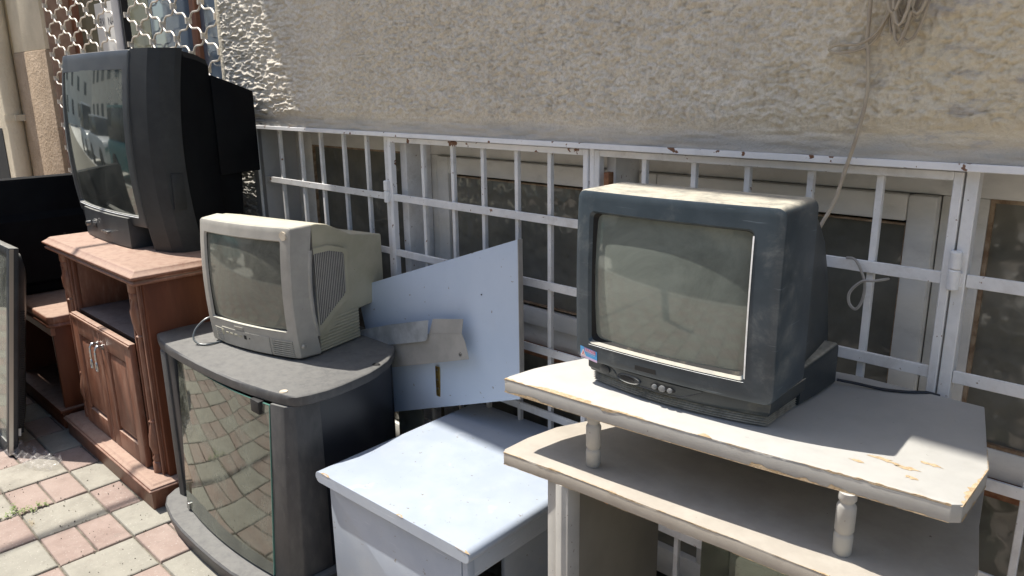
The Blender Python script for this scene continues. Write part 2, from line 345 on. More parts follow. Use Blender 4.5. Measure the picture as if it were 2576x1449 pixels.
def text_mb(body, size, depth=.0004):
    cu = bpy.data.curves.new('t', 'FONT'); cu.body = body; cu.size = size; cu.extrude = depth; cu.align_x = 'CENTER'; cu.align_y = 'CENTER'
    o = bpy.data.objects.new('t', cu); C.objects.link(o); dg = bpy.context.evaluated_depsgraph_get()
    me = bpy.data.meshes.new_from_object(o.evaluated_get(dg)); mb = MB()
    mb.add([v.co[:] for v in me.vertices], [tuple(p.vertices) for p in me.polygons])
    bpy.data.objects.remove(o); bpy.data.curves.remove(cu); bpy.data.meshes.remove(me); return mb
def place(mb, M4): mb.v = [tuple(M4 @ Vector(v)) for v in mb.v]; return mb

def rrect(x0, x1, z0, z1, r, nc=5, ns=8, nv=6):
    """rounded rectangle in (x, z), counter-clockwise, fixed number of points"""
    pts = []
    def side(a, b, n): return [(a[0]+(b[0]-a[0])*i/n, a[1]+(b[1]-a[1])*i/n) for i in range(n)]
    def arc(cx, cz, a0): return [(cx+r*math.cos(R(a0+90*i/nc)), cz+r*math.sin(R(a0+90*i/nc))) for i in range(nc)]
    pts += side((x0+r, z0), (x1-r, z0), ns)+arc(x1-r, z0+r, -90)
    pts += side((x1, z0+r), (x1, z1-r), nv)+arc(x1-r, z1-r, 0)
    pts += side((x1-r, z1), (x0+r, z1), ns)+arc(x0+r, z1-r, 90)
    pts += side((x0, z1-r), (x0, z0+r), nv)+arc(x0+r, z0+r, 180)
    return pts
def crt_front(outer, inner, ro, ri, curve, back, lip=.016, edge=.008):
    """front shell: skirt from y=back, rounded outer edge, flat-ish ring, lip going in round the screen"""
    L = []
    o = rrect(*outer, ro); i = rrect(*inner, ri)
    L.append([(x, back, z) for x, z in o])
    L.append([(x, curve(x, z)+edge, z) for x, z in o])
    o2 = rrect(outer[0]+edge*.3, outer[1]-edge*.3, outer[2]+edge*.3, outer[3]-edge*.3, ro*.95)
    L.append([(x, curve(x, z)+edge*.3, z) for x, z in o2])
    o3 = rrect(outer[0]+edge, outer[1]-edge, outer[2]+edge, outer[3]-edge, max(ro-edge, .002)); L.append([(x, curve(x, z), z) for x, z in o3])
    for t in (.33, .66, 1):
        L.append([(a[0]+(b[0]-a[0])*t, curve(a[0]+(b[0]-a[0])*t, a[1]+(b[1]-a[1])*t), a[1]+(b[1]-a[1])*t) for a, b in zip(o3, i)])
    L.append([(x, curve(x, z)+lip, z) for x, z in rrect(inner[0]+.004, inner[1]-.004, inner[2]+.004, inner[3]-.004, ri)])
    return MB().loft(L, False, False)
def crt_glass(inner, curve, lip, bulge):
    x0, x1, z0, z1 = inner; cx, cz = (x0+x1)/2, (z0+z1)/2
    def f(u, v):
        x = x0-.002+(x1-x0+.004)*u; z = z0-.002+(z1-z0+.004)*v
        a, b = (2*u-1), (2*v-1)
        return (x, curve(x, z)*.5+curve(cx, cz)*.5+lip-bulge*(1-.62*a*a-.38*b*b), z)
    return MB().grid(f, 28, 22)

# ================================================================ GROUND AND STREET
def pavement():
    mb = MB(); tones = []; rnd = random.Random(3)
    def block(x0, x1, y0, y1, mi):
        g = .0024; b = .005; h = rnd.uniform(-.0025, .0015); tl = [rnd.uniform(-.0015, .0015) for _ in range(4)]
        x0 += g; x1 -= g; y0 += g; y1 -= g
        base = [(x0, y0, -.03), (x1, y0, -.03), (x1, y1, -.03), (x0, y1, -.03)]
        def ins(d, z): return [(x0+d, y0+d, z+tl[0]), (x1-d, y0+d, z+tl[1]), (x1-d, y1-d, z+tl[2]), (x0+d, y1-d, z+tl[3])]
        n0 = len(mb.v); mb.loft([base, ins(0, h-.007), ins(b*.35, h-.002), ins(b, h)], False, True, mi)
        tones.extend([rnd.random()]*(len(mb.v)-n0))
    X0, W, Pp = -2.95, .2035, .42
    for ci in range(-24, 22):
        xa = X0+ci*W; y = .69 if ci % 2 == 0 else .90
        y -= Pp*8
        while y < 1.5:
            if y > -2.3:
                block(xa, xa+W, y, y+.21, 0)
            for yy in (y+.21, y+.315):
                if yy > -2.3 and yy < 1.6: block(xa, xa+W, yy, yy+.105, 1)
            y += Pp
    o = link("pavement", mb, ['pavlight', 'pavpink'], smooth=False)
    at = o.data.attributes.new("tone", 'FLOAT', 'POINT')
    if len(tones) == len(o.data.vertices): at.data.foreach_set("value", tones)
    tag(o, kind='structure')
pavement()
tag(link("ground", MB().box(-60, 60, -2.3, 12, -.3, -.0085), 'sand', smooth=False), kind='structure')
tag(link("road", MB().box(-120, 60, -9.0, -2.45, -.3, -.10), 'road', smooth=False), kind='structure')
tag(link("kerb", MB().box(-60, 60, -2.445, -2.305, -.3, -.002), 'edge', bevel=.01), kind='structure')
tag(link("far_pavement", MB().box(-120, 60, -40, -9.005, -.3, .0), 'edge', smooth=False), kind='structure')

# house across the street and parked cars (they show only as reflections in the picture tubes)
def far_house(name, x0, x1, h, label, matn):
    t = thing(name, label, 'house', ((x0+x1)/2, -11.0, 0))
    mb = MB().box(x0, x1, -16, -11, 0, h); link("wall", mb, matn, t, smooth=False)
    n = int((x1-x0)/2.6)
    for k in range(n):
        cx = x0+(k+.5)*(x1-x0)/n
        for zz in (1.0, 4.2, 7.0):
            if zz+1.7 < h:
                link("window", MB().box(cx-.6, cx+.6, -10.995, -10.93, zz, zz+1.6), 'facadewin', t, smooth=False)
    link("roof", MB().box(x0-.2, x1+.2, -16.2, -10.7, h, h+.25), 'edge', t, smooth=False)
far_house("stone_house", -34, -9, 9, "pale rendered house across the street reflected in the tall television", 'facade')
far_house("stone_house", -8.6, 14, 7.5, "second pale rendered house across the street opposite the junk", 'cream')
t_ = thing("stone_house", "far house added to hide the sky in the reflection on the tall television", 'house', (-62, -5, 0))  # added unseen house that blocks the sky in the tube's reflection
link("wall", MB().box(-66, -62, -22, 14, 0, 14), 'facade', t_, smooth=False)
for k in range(6):
    for zz in (1.2, 4.6, 8.0): link("window", MB().box(-61.99, -61.9, -18+k*5, -16.4+k*5, zz, zz+1.8), 'facadewin', t_, smooth=False)
def car(x, y, L, H, body, label, rz=0.0, boxy=False):
    t = thing("parked_car", label, 'car', (x, y, -.10), rz, "cars parked along the street")
    w = .85
    def sec(hw, z): return [(-L/2, -hw, z), (L/2, -hw, z), (L/2, hw, z), (-L/2, hw, z)]
    mb = MB().prism([(-L/2, .28), (L/2, .28), (L/2, .72), (L/2-.12, .86), (L*.24, .95), (-L*.42, .98), (-L/2+.03, .9)], -w, w, 'y')
    link("body", mb, body, t, bevel=.05, local=True)
    tp = [(-L*.40, .95), (L*.22, .93), (L*.10, H), (-L*.34, H)] if not boxy else [(-L*.47, .95), (L*.20, .93), (L*.15, H), (-L*.46, H)]
    link("cabin", MB().prism(tp, -w*.86, w*.86, 'y'), 'carglass', t, bevel=.04, local=True)
    link("roof", MB().prism([(tp[2][0]+.02, H-.04), (tp[2][0], H+.03), (tp[3][0], H+.03), (tp[3][0]-.02, H-.04)], -w*.87, w*.87, 'y'), body, t, bevel=.02, local=True)
    for sx in (-.31, .31):
        for sy in (-w+.02, w-.02):
            prof = [(0, 0), (.31, 0), (.33, .03), (.33, .16), (.31, .19), (0, .19)]
            lp = [[(sx*L+r*math.cos(q*math.pi/10), sy-.1+d, .33+r*math.sin(q*math.pi/10)) for q in range(20)] for r, d in prof[1:5]]
            link("wheel", MB().loft(lp), 'dark', t, local=True)
    for sy in (-.6, .6): link("headlight", MB().box(L/2-.03, L/2+.02, sy-.14, sy+.14, .58, .72), 'chrome', t, bevel=.01, local=True)
    return t
car(-2.6, -3.55, 4.3, 1.42, 'cardark', "dark car parked at the kerb opposite the two smaller televisions")
car(-8.2, -3.6, 3.9, 1.75, 'teal', "teal and black off-road car parked along the kerb", boxy=True)
car(-13.0, -3.6, 4.2, 1.5, 'carwhite', "white car parked behind the teal off-road car")
car(-18.2, -3.6, 4.4, 1.9, 'carwhite', "white van parked farthest down the street", boxy=True)
b = MB().lathe([(.055, -.1), (.055, .78), (.058, .80), (.058, .85), (.05, .872), (.0, .88)], -1.75, -1.15)
tag(link("bollard", b, 'bollard'), "blue steel bollard standing on the pavement behind the photographer", "bollard")

# overhead cable whose soft shadow crosses the paving and the brown cabinet
S = -SUN/SUN.z
def upsun(p, z): k = (z-p[2]); return (p[0]-S.x*k, p[1]-S.y*k, z)
pa = Vector(upsun((-2.545, .30, 0), 4.4)); pb = Vector(upsun((-2.575, .80, 0), 4.4)); dd = (pb-pa).normalized()
pend = pa+dd*((1.46-pa.y)/dd.y)
cb = MB().tube([pend-dd*13.0, pend-dd*9-Vector((0, 0, .03)), pend-dd*4, pend], .017, 8)
tag(link("overhead_cable", cb, 'cord'), "black cable strung over the street to the house front", "cable")

# ================================================================ HOUSE
YW = 1.45
house = thing("house", "rough stucco house front with a barred basement window and shop window", "house", (-2.0, YW, 0))
def vnoise(x, z, sx, sz, seed):
    rs = np.random.RandomState(seed); g = rs.rand(512, 512).astype(np.float32)
    u = x/sx+37.3; v = z/sz+11.7; i = np.floor(u).astype(int); j = np.floor(v).astype(int); a = u-i; b = v-j
    a = a*a*(3-2*a); b = b*b*(3-2*b)
    G = lambda p, q: g[p % 512, q % 512]
    return (G(i, j)*(1-a)+G(i+1, j)*a)*(1-b)+(G(i, j+1)*(1-a)+G(i+1, j+1)*a)*b
def stucco_patch(x0, x1, z0, z1, res, name, rough_left=True):
    nx = int((x1-x0)/res)+1; nz = int((z1-z0)/res)+1
    X, Z = np.meshgrid(np.linspace(x0, x1, nx), np.linspace(z0, z1, nz))
    wx = X+.010*(vnoise(X, Z, .03, .03, 1)-.5); wz = Z+.012*(vnoise(X, Z, .03, .03, 2)-.5)
    h = np.zeros_like(X)
    n1 = vnoise(wx, wz, .021, .0125, 3); n2 = vnoise(wx, wz, .0105, .0068, 4); n3 = vnoise(wx, wz, .0064, .0046, 5); n0 = vnoise(X, Z, .12, .09, 6)
    kl = np.clip((-2.05-X)/.45, 0, 1)
    n1 = n1*(1-kl)+kl*vnoise(wx, wz, .050, .0135, 23); n2 = n2*(1-kl)+kl*vnoise(wx, wz, .030, .0080, 24); n3 = n3*(1-kl)+kl*vnoise(wx, wz, .016, .0052, 25)
    r1 = 1-np.abs(2*n1-1); r2 = 1-np.abs(2*n2-1)
    h = .0056*r1**1.3+.0076*r2+.0070*n3+.0025*n0
    edge = 1.236+.022*np.clip((X+2.7)/2.7, 0, 1)+.014*(vnoise(X, Z, .05, .05, 8)-.5)
    k = np.clip((Z-edge)/.03, 0, 1) if z0 > 1 else np.ones_like(Z)
    sm = .0045*vnoise(X, Z, .06, .007, 9)+.0030*vnoise(X, Z, .03, .0045, 10)+.001
    h = h*k+sm*(1-k)
    calm = np.clip((X+1.2)/.9, 0, 1)                      # trowelled flatter towards the right
    h = h*(1-.25*calm)+calm*k*.005*vnoise(wx+wz*1.2, wz, .035, .012, 12)
    Y = YW-h
    co = np.stack([X, Y, Z], -1).reshape(-1, 3).astype(np.float32)
    idx = np.arange(nx*nz).reshape(nz, nx); q = np.stack([idx[:-1, :-1], idx[:-1, 1:], idx[1:, 1:], idx[1:, :-1]], -1).reshape(-1, 4).astype(np.int32)
    me = bpy.data.meshes.new(name); me.vertices.add(len(co)); me.vertices.foreach_set("co", co.ravel())
    me.loops.add(q.size); me.loops.foreach_set("vertex_index", q.ravel()); me.polygons.add(len(q))
    me.polygons.foreach_set("loop_start", np.arange(0, q.size, 4, dtype=np.int32)); me.polygons.foreach_set("loop_total", np.full(len(q), 4, dtype=np.int32))
    me.update(calc_edges=True); me.polygons.foreach_set("use_smooth", [True]*len(q)); me.materials.append(M['stucco'])
    return me
def addwall(me):
    me.transform(Matrix.Translation(-house.location)); o = bpy.data.objects.new("wall", me); C.objects.link(o); o.parent = house; return o
M['stucco'] = M['stucco']
# the stucco material reads world heights: give it the same frame as the house-local mesh
for n in M['stucco'].node_tree.nodes:
    if n.type == 'TEX_COORD':
        mp = N(M['stucco'].node_tree, "ShaderNodeMapping"); mp.inputs["Location"].default_value = house.location
        for l in list(n.outputs["Object"].links):
            M['stucco'].node_tree.links.new(mp.outputs[0], l.to_socket)
        M['stucco'].node_tree.links.new(n.outputs["Object"], mp.inputs[0]); break
addwall(stucco_patch(-2.925, 1.0, 1.212, 2.25, .0030, "stucco_face"))
addwall(stucco_patch(-2.925, -2.775, .0, 1.213, .0032, "stucco_face_low"))
wb = MB()
wb.box(1.0, 8, YW, 1.9, 1.214, 9.0).box(-2.925, 1.0, YW+.002, 1.9, 2.25, 9.0).box(-12, -2.925, YW+.001, 1.9, 2.9, 9.0)
wb.box(-2.925, 1.0, YW+.012, 1.9, 1.216, 2.249)
link("upper_wall", wb, 'stucco', house, smooth=False)
link("wall_end", MB().box(-2.96, -2.926, YW-.012, 1.75, 0, 2.9), 'cream', house, bevel=.006)
link("pier", MB().box(-2.924, -2.772, YW+.004, 1.9, 0, 1.212), 'reveal', house, smooth=False)
link("window_reveal", MB().box(-2.770, -2.735, YW+.01, 1.66, 0, 1.212), 'reveal', house, smooth=False)
link("light_blocker", MB().box(-2.76, 1.0, 1.661, 1.9, -.2, 1.215), 'dark', house, smooth=False)  # added behind the panes to stop sky light leaking round the casements
link("lintel", MB().box(-2.734, 1.0, YW+.014, 1.66, 1.2125, 1.2145), 'concrete', house, smooth=False)
link("balcony", MB().box(-3.96, 6, .601, YW-.001, 4.5, 4.68), 'cream', house, smooth=False)
link("pilaster", MB().box(-5.75, -5.11, YW-.001, 2.1, 1.575, 3.2), 'cream', house, bevel=.004)
link("pilaster_base", MB().box(-5.76, -5.108, YW-.006, 2.1, 0, 1.574), 'tanwall', house, bevel=.006)
link("shop_jamb", MB().box(-5.107, -5.095, YW+.02, 1.60, 0, 3.0), 'pinkwall', house, smooth=False)
link("side_wall", MB().box(-9, -5.90, YW-.03, 2.1, 0, 3.2), 'cream', house, smooth=False)
link("side_gap", MB().box(-5.90, -5.76, YW+.12, 2.1, 0, 3.2), 'dark', house, smooth=False)
dw = link("side_window", MB().box(-8.2, -6.22, YW-.034, YW-.031, .3, 1.10), 'dark', house, smooth=False)
# shop window behind the gate
sw = link("shop_window", MB().box(-5.094, -5.03, 1.60, 1.66, 0, 2.9).box(-5.03, -2.96, 1.60, 1.66, 0, .28).box(-3.56, -3.50, 1.61, 1.66, .28, 2.9), 'brownframe', house, bevel=.004)
for a, bb, mt_ in ((-5.03, -4.05, 'shopglass'), (-4.045, -3.56, 'shopglassblue'), (-3.50, -2.96, 'shopglassblue')):
    p = link("pane", MB().box(a, bb, 1.63, 1.636, .28, 2.9), mt_, house, smooth=False); p.parent = sw
link("shop_interior", MB().box(-5.09, -2.97, 2.2, 2.25, 0, 3).box(-5.09, -2.97, 1.67, 2.2, -.005, .0), 'facade', house, smooth=False)
nb = thing("window_notice", "white printed paper notice taped inside the shop window behind the lattice", "notice", (-4.63, 1.622, 1.58))
link("paper", MB().box(-4.76, -4.50, 1.624, 1.6255, 1.36, 1.80), 'paper', nb, smooth=False)
for tx, zz, ss in (("SERV   NA", 1.70, .058), ("02 527 87 46", 1.53, .045)):
    t_ = place(text_mb(tx, ss), Matrix.Translation((-4.63, 1.6232, zz)) @ Matrix.Rotation(R(90), 4, 'X')); link("printing", t_, 'ink', nb, smooth=False)

# drain pipe on the pilaster
dp = thing("drain_pipe", "cream painted vertical drain pipe with a bracket beside the two-tone pilaster", "pipe", (-5.80, 1.40, 0))
link("pipe", MB().lathe([(.052, 0), (.052, 3.2)], -5.80, 1.40, 16), 'cream', dp)
link("bracket", MB().lathe([(.058, 1.16), (.058, 1.20)], -5.80, 1.40, 16).box(-5.80, -5.72, 1.39, 1.46, 1.16, 1.20), 'cream', dp)

# ---- scissor lattice gate
lg = thing("lattice_gate", "cream folding lattice security gate across the shop window", "gate", (-4.0, 1.47, 0))
def lattice(xa, xb, x0, z0, dx, dz, za, zb):
    mb = MB(); S_ = [(0, 0), (.20, .40), (.31, .49), (.69, .51), (.80, .60), (1, 1)]
    ni = int((xb-x0)/dx)+2; nj = int((zb-z0)/dz)+2
    for i in range(-12, ni):
        for j in range(-14, nj):
            if (i+j) % 2: continue
            ax, az = x0+i*dx, z0+j*dz
            for sgn in (1, -1):
                bx, bz = ax+dx*sgn, az+dz
                if min(ax, bx) < xa-.01 or max(ax, bx) > xb+.01 or az < za or bz > zb: continue
                off = .004*sgn
                pts = [(ax+(bx-ax)*p, 1.47+off, az+(bz-az)*q) for p, q in S_]
                mb.tube(pts, .0042, 6, cap=False)
            if xa-.01 <= ax <= xb+.01 and za <= az <= zb:
                mb.box(ax-.006, ax+.006, 1.458, 1.482, az-.012, az+.012)
    return mb
link("lattice_panel", lattice(-5.09, -4.06, -4.69+.0, 1.61, .128, .0655, .75, 2.5), 'lattice', lg)
link("lattice_panel", lattice(-3.93, -2.97, -3.14, 1.55, .128, .0655, .95, 2.5), 'lattice', lg)
link("gate_post", MB().box(-4.045, -3.955, 1.455, 1.49, 0, 2.9), 'greypost', lg, bevel=.003)
link("gap_shade_strip", MB().box(-3.953, -3.93, 1.46, 1.49, 0, 2.9), 'dark', lg, smooth=False)  # dark strip painting the shaded gap beside the post

# ---- basement window (behind the grille)
wf = link("window_frame", MB(), 'wframe', house)
bpy.data.objects.remove(wf)
YF = 1.60
def frame_rect(mb, x0, x1, z0, z1, t, ya, yb, tb=None):
    tb = tb or t
    mb.box(x0, x0+t, ya, yb, z0, z1); mb.box(x1-t, x1, ya, yb, z0, z1); mb.box(x0+t, x1-t, ya, yb, z1-t, z1); mb.box(x0+t, x1-t, ya, yb, z0, z0+tb); return mb
fr = MB(); fr.box(-2.735, -2.62, YF, 1.66, .12, 1.195); fr.box(-2.62, .9, YF, 1.66, 1.135, 1.195)
fr.box(-1.925, -1.87, YF+.002, 1.66, .66, 1.135); fr.box(-1.155, -1.105, YF+.002, 1.66, .66, 1.135); fr.box(-.425, -.345, YF+.002, 1.66, .66, 1.135)
fr.box(-2.62, .9, YF, 1.66, .60, .66); fr.box(-2.62, .9, YF, 1.66, .04, .12); fr.box(-1.9, -1.85, YF, 1.66, .12, .6); fr.box(-.9, -.85, YF, 1.66, .12, .6)
bw = link("window_frame", fr, 'wframe', house, bevel=.004)
link("window_sill", MB().box(-2.62, .9, YF-.03, YF+.05, .575, .600), 'rust', house, bevel=.002).parent = bw
for (a, bb) in ((-1.868, -1.157), (-1.103, -.427)):
    s = link("casement", frame_rect(MB(), a, bb, .664, 1.134, .052, YF-.018, YF+.03, .05), 'wframe', house, bevel=.005)
    g = link("putty", frame_rect(MB(), a+.052, bb-.052, .722, 1.076, .004, YF-.006, YF+.01), 'putty', house, smooth=False); g.parent = s
    link("pane", MB().box(a+.055, bb-.055, YF+.004, YF+.008, .72, 1.075), 'pebble', house, smooth=False).parent = s
link("putty", frame_rect(MB(), -2.62, -1.925, .66, 1.135, .006, YF+.003, YF+.02).add([], []), 'putty', house, smooth=False).parent = bw
link("pane", MB().box(-2.615, -1.93, YF+.012, YF+.016, .66, 1.13), 'pebble', house, smooth=False).parent = bw
link("putty", frame_rect(MB(), -.345, .9, .66, 1.135, .007, YF+.003, YF+.02), 'putty', house, smooth=False).parent = bw
link("pane", MB().box(-.34, .9, YF+.012, YF+.016, .66, 1.13), 'pebble', house, smooth=False).parent = bw
for a, bb in ((-2.62, -1.9), (-1.85, -.9), (-.85, .9)):
    link("pane", MB().box(a, bb, YF+.022, YF+.026, .12, .6), 'pebble', house, smooth=False).parent = bw

# ---- white steel grille
gr = thing("window_grille", "white painted steel window grille with two hinged gates and chipped rusty paint", "grille", (-1.2, 1.47, 0))
YG = 1.47
def bar(x, z0, z1, matn='paint', wd=.0062, y=YG):
    return link("bar", MB().box(x-wd, x+wd, y-.001, y+.012, z0, z1), matn, gr, bevel=.0012, seg=1)
ZR = [1.010, .834, .650, .466, .28]
zb0 = .06
of = MB(); of.box(-2.768, .9, YG-.030, YG-.008, 1.1985, 1.2115)            # top rail and its flange towards the wall
of.box(-2.768, .9, YG-.0079, YG+.006, 1.2045, 1.2115)
link("top_rail", of, 'paintrust', gr, bevel=.001, seg=1)
link("side_return", MB().box(-2.768, -2.762, YG-.02, YG+.13, .02, 1.202), 'paint', gr, bevel=.001, seg=1)
for x in (-1.966, -.346): link("post", MB().box(x-.010, x+.010, YG-.008, YG+.018, .02, 1.2025), 'paint', gr, bevel=.0015, seg=1)
link("post", MB().box(-1.162, -1.147, YG-.008, YG+.02, .02, 1.2025), 'paintrust', gr, bevel=.0015, seg=1)
for z in ZR:
    link("rail", MB().box(-2.760, -1.977, YG-.006, YG-.001, z-.0105, z+.0105), 'paint', gr, bevel=.001, seg=1)
    link("rail", MB().box(-.335, .9, YG-.006, YG-.001, z-.0115, z+.0115), 'paint', gr, bevel=.001, seg=1)
for x in (-2.625, -2.480, -2.350, -2.211, -2.082): bar(x, .03, 1.2025)
for x in (-.20, -.07, .06, .2, .33, .46): bar(x, .03, .72 if x < -.1 else 1.2)
def leaf(xa, xb, xs, mt):
    fr = frame_rect(MB(), xa, xb, .05, 1.1955, .015, YG-.012, YG+.008)
    lf = link("gate_leaf", fr, mt, gr, bevel=.0015, seg=1)
    for x in xs: link("bar", MB().box(x-.0062, x+.0062, YG-.001, YG+.012, .064, 1.181), 'paint', gr, bevel=.001, seg=1).parent = lf
    for z in ZR: link("rail", MB().box(xa+.0145, xb-.0145, YG-.0085, YG-.0015, z-.011, z+.011), 'paint', gr, bevel=.001, seg=1).parent = lf
    return lf
leaf(-1.953, -1.164, (-1.80, -1.667, -1.542, -1.413, -1.297), 'paintrust')
leaf(-1.144, -.359, (-1.01, -.882, -.757, -.625, -.496), 'paint')
link("inner_post", MB().box(-1.945, -1.915, YG+.03, YG+.13, .02, 1.19), 'paint', gr, bevel=.001, seg=1)
link("inner_post", MB().box(-1.138, -1.112, YG+.03, YG+.13, .02, 1.185), 'paint', gr, bevel=.001, seg=1)
for hx, hz in ((-1.958, 1.03), (-.352, 1.03)):
    h = MB().lathe([(.0085, hz-.036), (.010, hz-.034), (.010, hz-.002), (.0085, hz)], hx, YG-.018, 12).lathe([(.0085, hz+.001), (.010, hz+.003), (.010, hz+.030), (.008, hz+.032)], hx, YG-.018, 12)
    h.box(hx-.012, hx+.012, YG-.016, YG-.008, hz-.03, hz-.006)
    link("hinge", h, 'paintrust' if hx < -1 else 'paint', gr)
link("latch", MB().box(-1.112, -1.098, YG-.016, YG+.004, 1.10, 1.145).box(-1.11, -1.10, YG-.02, YG, 1.02, 1.10), 'rust', gr, bevel=.001)

# cables on the wall
cw = thing("hanging_cable", "thin beige flat cable hanging down the stucco to behind the dark blue television", "cable", (-.52, 1.43, 1.3))
link("strand", MB().tube(smoothpath([(-.528, 1.425, 2.2), (-.528, 1.425, 1.479), (-.524, 1.424, 1.40), (-.518, 1.424, 1.328), (-.527, 1.425, 1.26), (-.543, 1.428, 1.195), (-.556, 1.42, 1.13), (-.575, 1.40, 1.07), (-.60, 1.38, .95)]), .0035, 8), 'cable', cw)
cl = MB(); rc = random.Random(5)
for k in range(9):
    cx = -.463+rc.uniform(-.012, .012); wdt = rc.uniform(.016, .034); zb = 1.425+rc.uniform(-.018, .03); ti = rc.uniform(-.010, .012)
    pts = [(cx+wdt*math.cos(a)+ti*math.sin(a), 1.425-.012*((k % 4)), zb+.16+ .16*math.sin(a)) for a in [i*math.pi/12 for i in range(25)]]
    cl.tube(pts, .0027, 6)
cl.tube(smoothpath([(-.47, 1.41, 1.56), (-.478, 1.41, 1.50), (-.492, 1.42, 1.46), (-.512, 1.42, 1.425), (-.54, 1.422, 1.408), (-.575, 1.422, 1.408), (-.592, 1.424, 1.401), (-.575, 1.424, 1.394), (-.54, 1.424, 1.398), (-.515, 1.425, 1.413), (-.50, 1.425, 1.45), (-.488, 1.425, 1.52)]), .0025, 6)
cl.tube(smoothpath([(-.50, 1.42, 1.52), (-.487, 1.42, 1.44), (-.474, 1.42, 1.405), (-.468, 1.42, 1.412), (-.455, 1.415, 1.46)]), .0025, 6)
tag(link("cable_coil", cl, 'cable'), "bundle of coiled dirty beige cable hanging at the top of the stucco wall", "cable")
lo = MB().tube(smoothpath([(-.535, 1.452, 1.024), (-.515, 1.446, 1.022), (-.497, 1.448, .985), (-.497, 1.448, .95), (-.507, 1.446, .93), (-.520, 1.446, .94), (-.520, 1.446, .962), (-.500, 1.445, .985), (-.478, 1.445, .99), (-.462, 1.47, .992)]), .0028, 6)
tag(link("cable_scrap", lo, 'cablegrey'), "short loop of grey cable knotted round a bar of the white grille", "cable")

# ================================================================ BROWN CABINET
bc = thing("wooden_cabinet", "tall reddish brown wooden cabinet with two panelled doors carrying the biggest television", "cabinet", (-2.87, 1.05, 0))
def moulded(x0, x1, y0, y1, zs):
    """stack of outlines: zs = [(inset, z)...]"""
    return MB().loft([[(x0+i, y0+i, z), (x1-i, y0+i, z), (x1-i, y1, z), (x0+i, y1, z)] for i, z in zs])
link("top", moulded(-3.325, -2.425, .815, 1.32, [(.030, .756), (.012, .760), (.010, .768), (.018, .772), (.020, .776), (.006, .780), (.004, .788), (.010, .791), (.022, .800), (.024, .803), (.030, .806)]), 'wood', bc, bevel=.0012, seg=1, angle=50)
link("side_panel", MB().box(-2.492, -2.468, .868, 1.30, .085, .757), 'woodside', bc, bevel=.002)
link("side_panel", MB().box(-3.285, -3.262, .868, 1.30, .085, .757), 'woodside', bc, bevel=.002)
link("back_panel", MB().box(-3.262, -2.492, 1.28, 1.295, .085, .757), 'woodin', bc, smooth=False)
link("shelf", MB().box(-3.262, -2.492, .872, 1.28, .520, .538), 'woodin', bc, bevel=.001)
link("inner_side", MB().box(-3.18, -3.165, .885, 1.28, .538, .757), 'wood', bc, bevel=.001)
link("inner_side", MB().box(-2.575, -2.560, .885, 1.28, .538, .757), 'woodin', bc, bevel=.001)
def rails(x0, x1):
    mb = MB().box(x0, x1, .866, .884, .085, .757)
    mb.box(x0, x0+.010, .856, .866, .085, .757).box(x1-.010, x1, .856, .866, .085, .757)
    return mb
link("stile", rails(-3.262, -3.165), 'wood', bc, bevel=.0015)
link("stile", rails(-2.575, -2.492), 'wood', bc, bevel=.0015)
colp = [(.020, 0), (.020, .035), (.014, .040), (.019, .052), (.012, .062), (.017, .078), (.023, .10), (.021, .135), (.013, .170), (.010, .182), (.015, .186), (.010, .192), (.011, .20), (.011, .33)]
def column(cx, z0, z1):
    p = [(r, z0+z) for r, z in colp]+[(r, z1-z) for r, z in colp[::-1]]
    return MB().lathe(p, cx, .862, 18)
for cx in (-3.213, -2.533): link("turned_column", column(cx, .086, .757), 'wood', bc, angle=60)
pl = moulded(-3.30, -2.445, .795, 1.32, [(0, 0), (0, .062), (-.008, .064), (-.010, .070), (-.004, .073), (-.004, .077), (.006, .080), (.012, .086)])
link("plinth", pl, 'wood', bc, bevel=.0012, seg=1, angle=50)
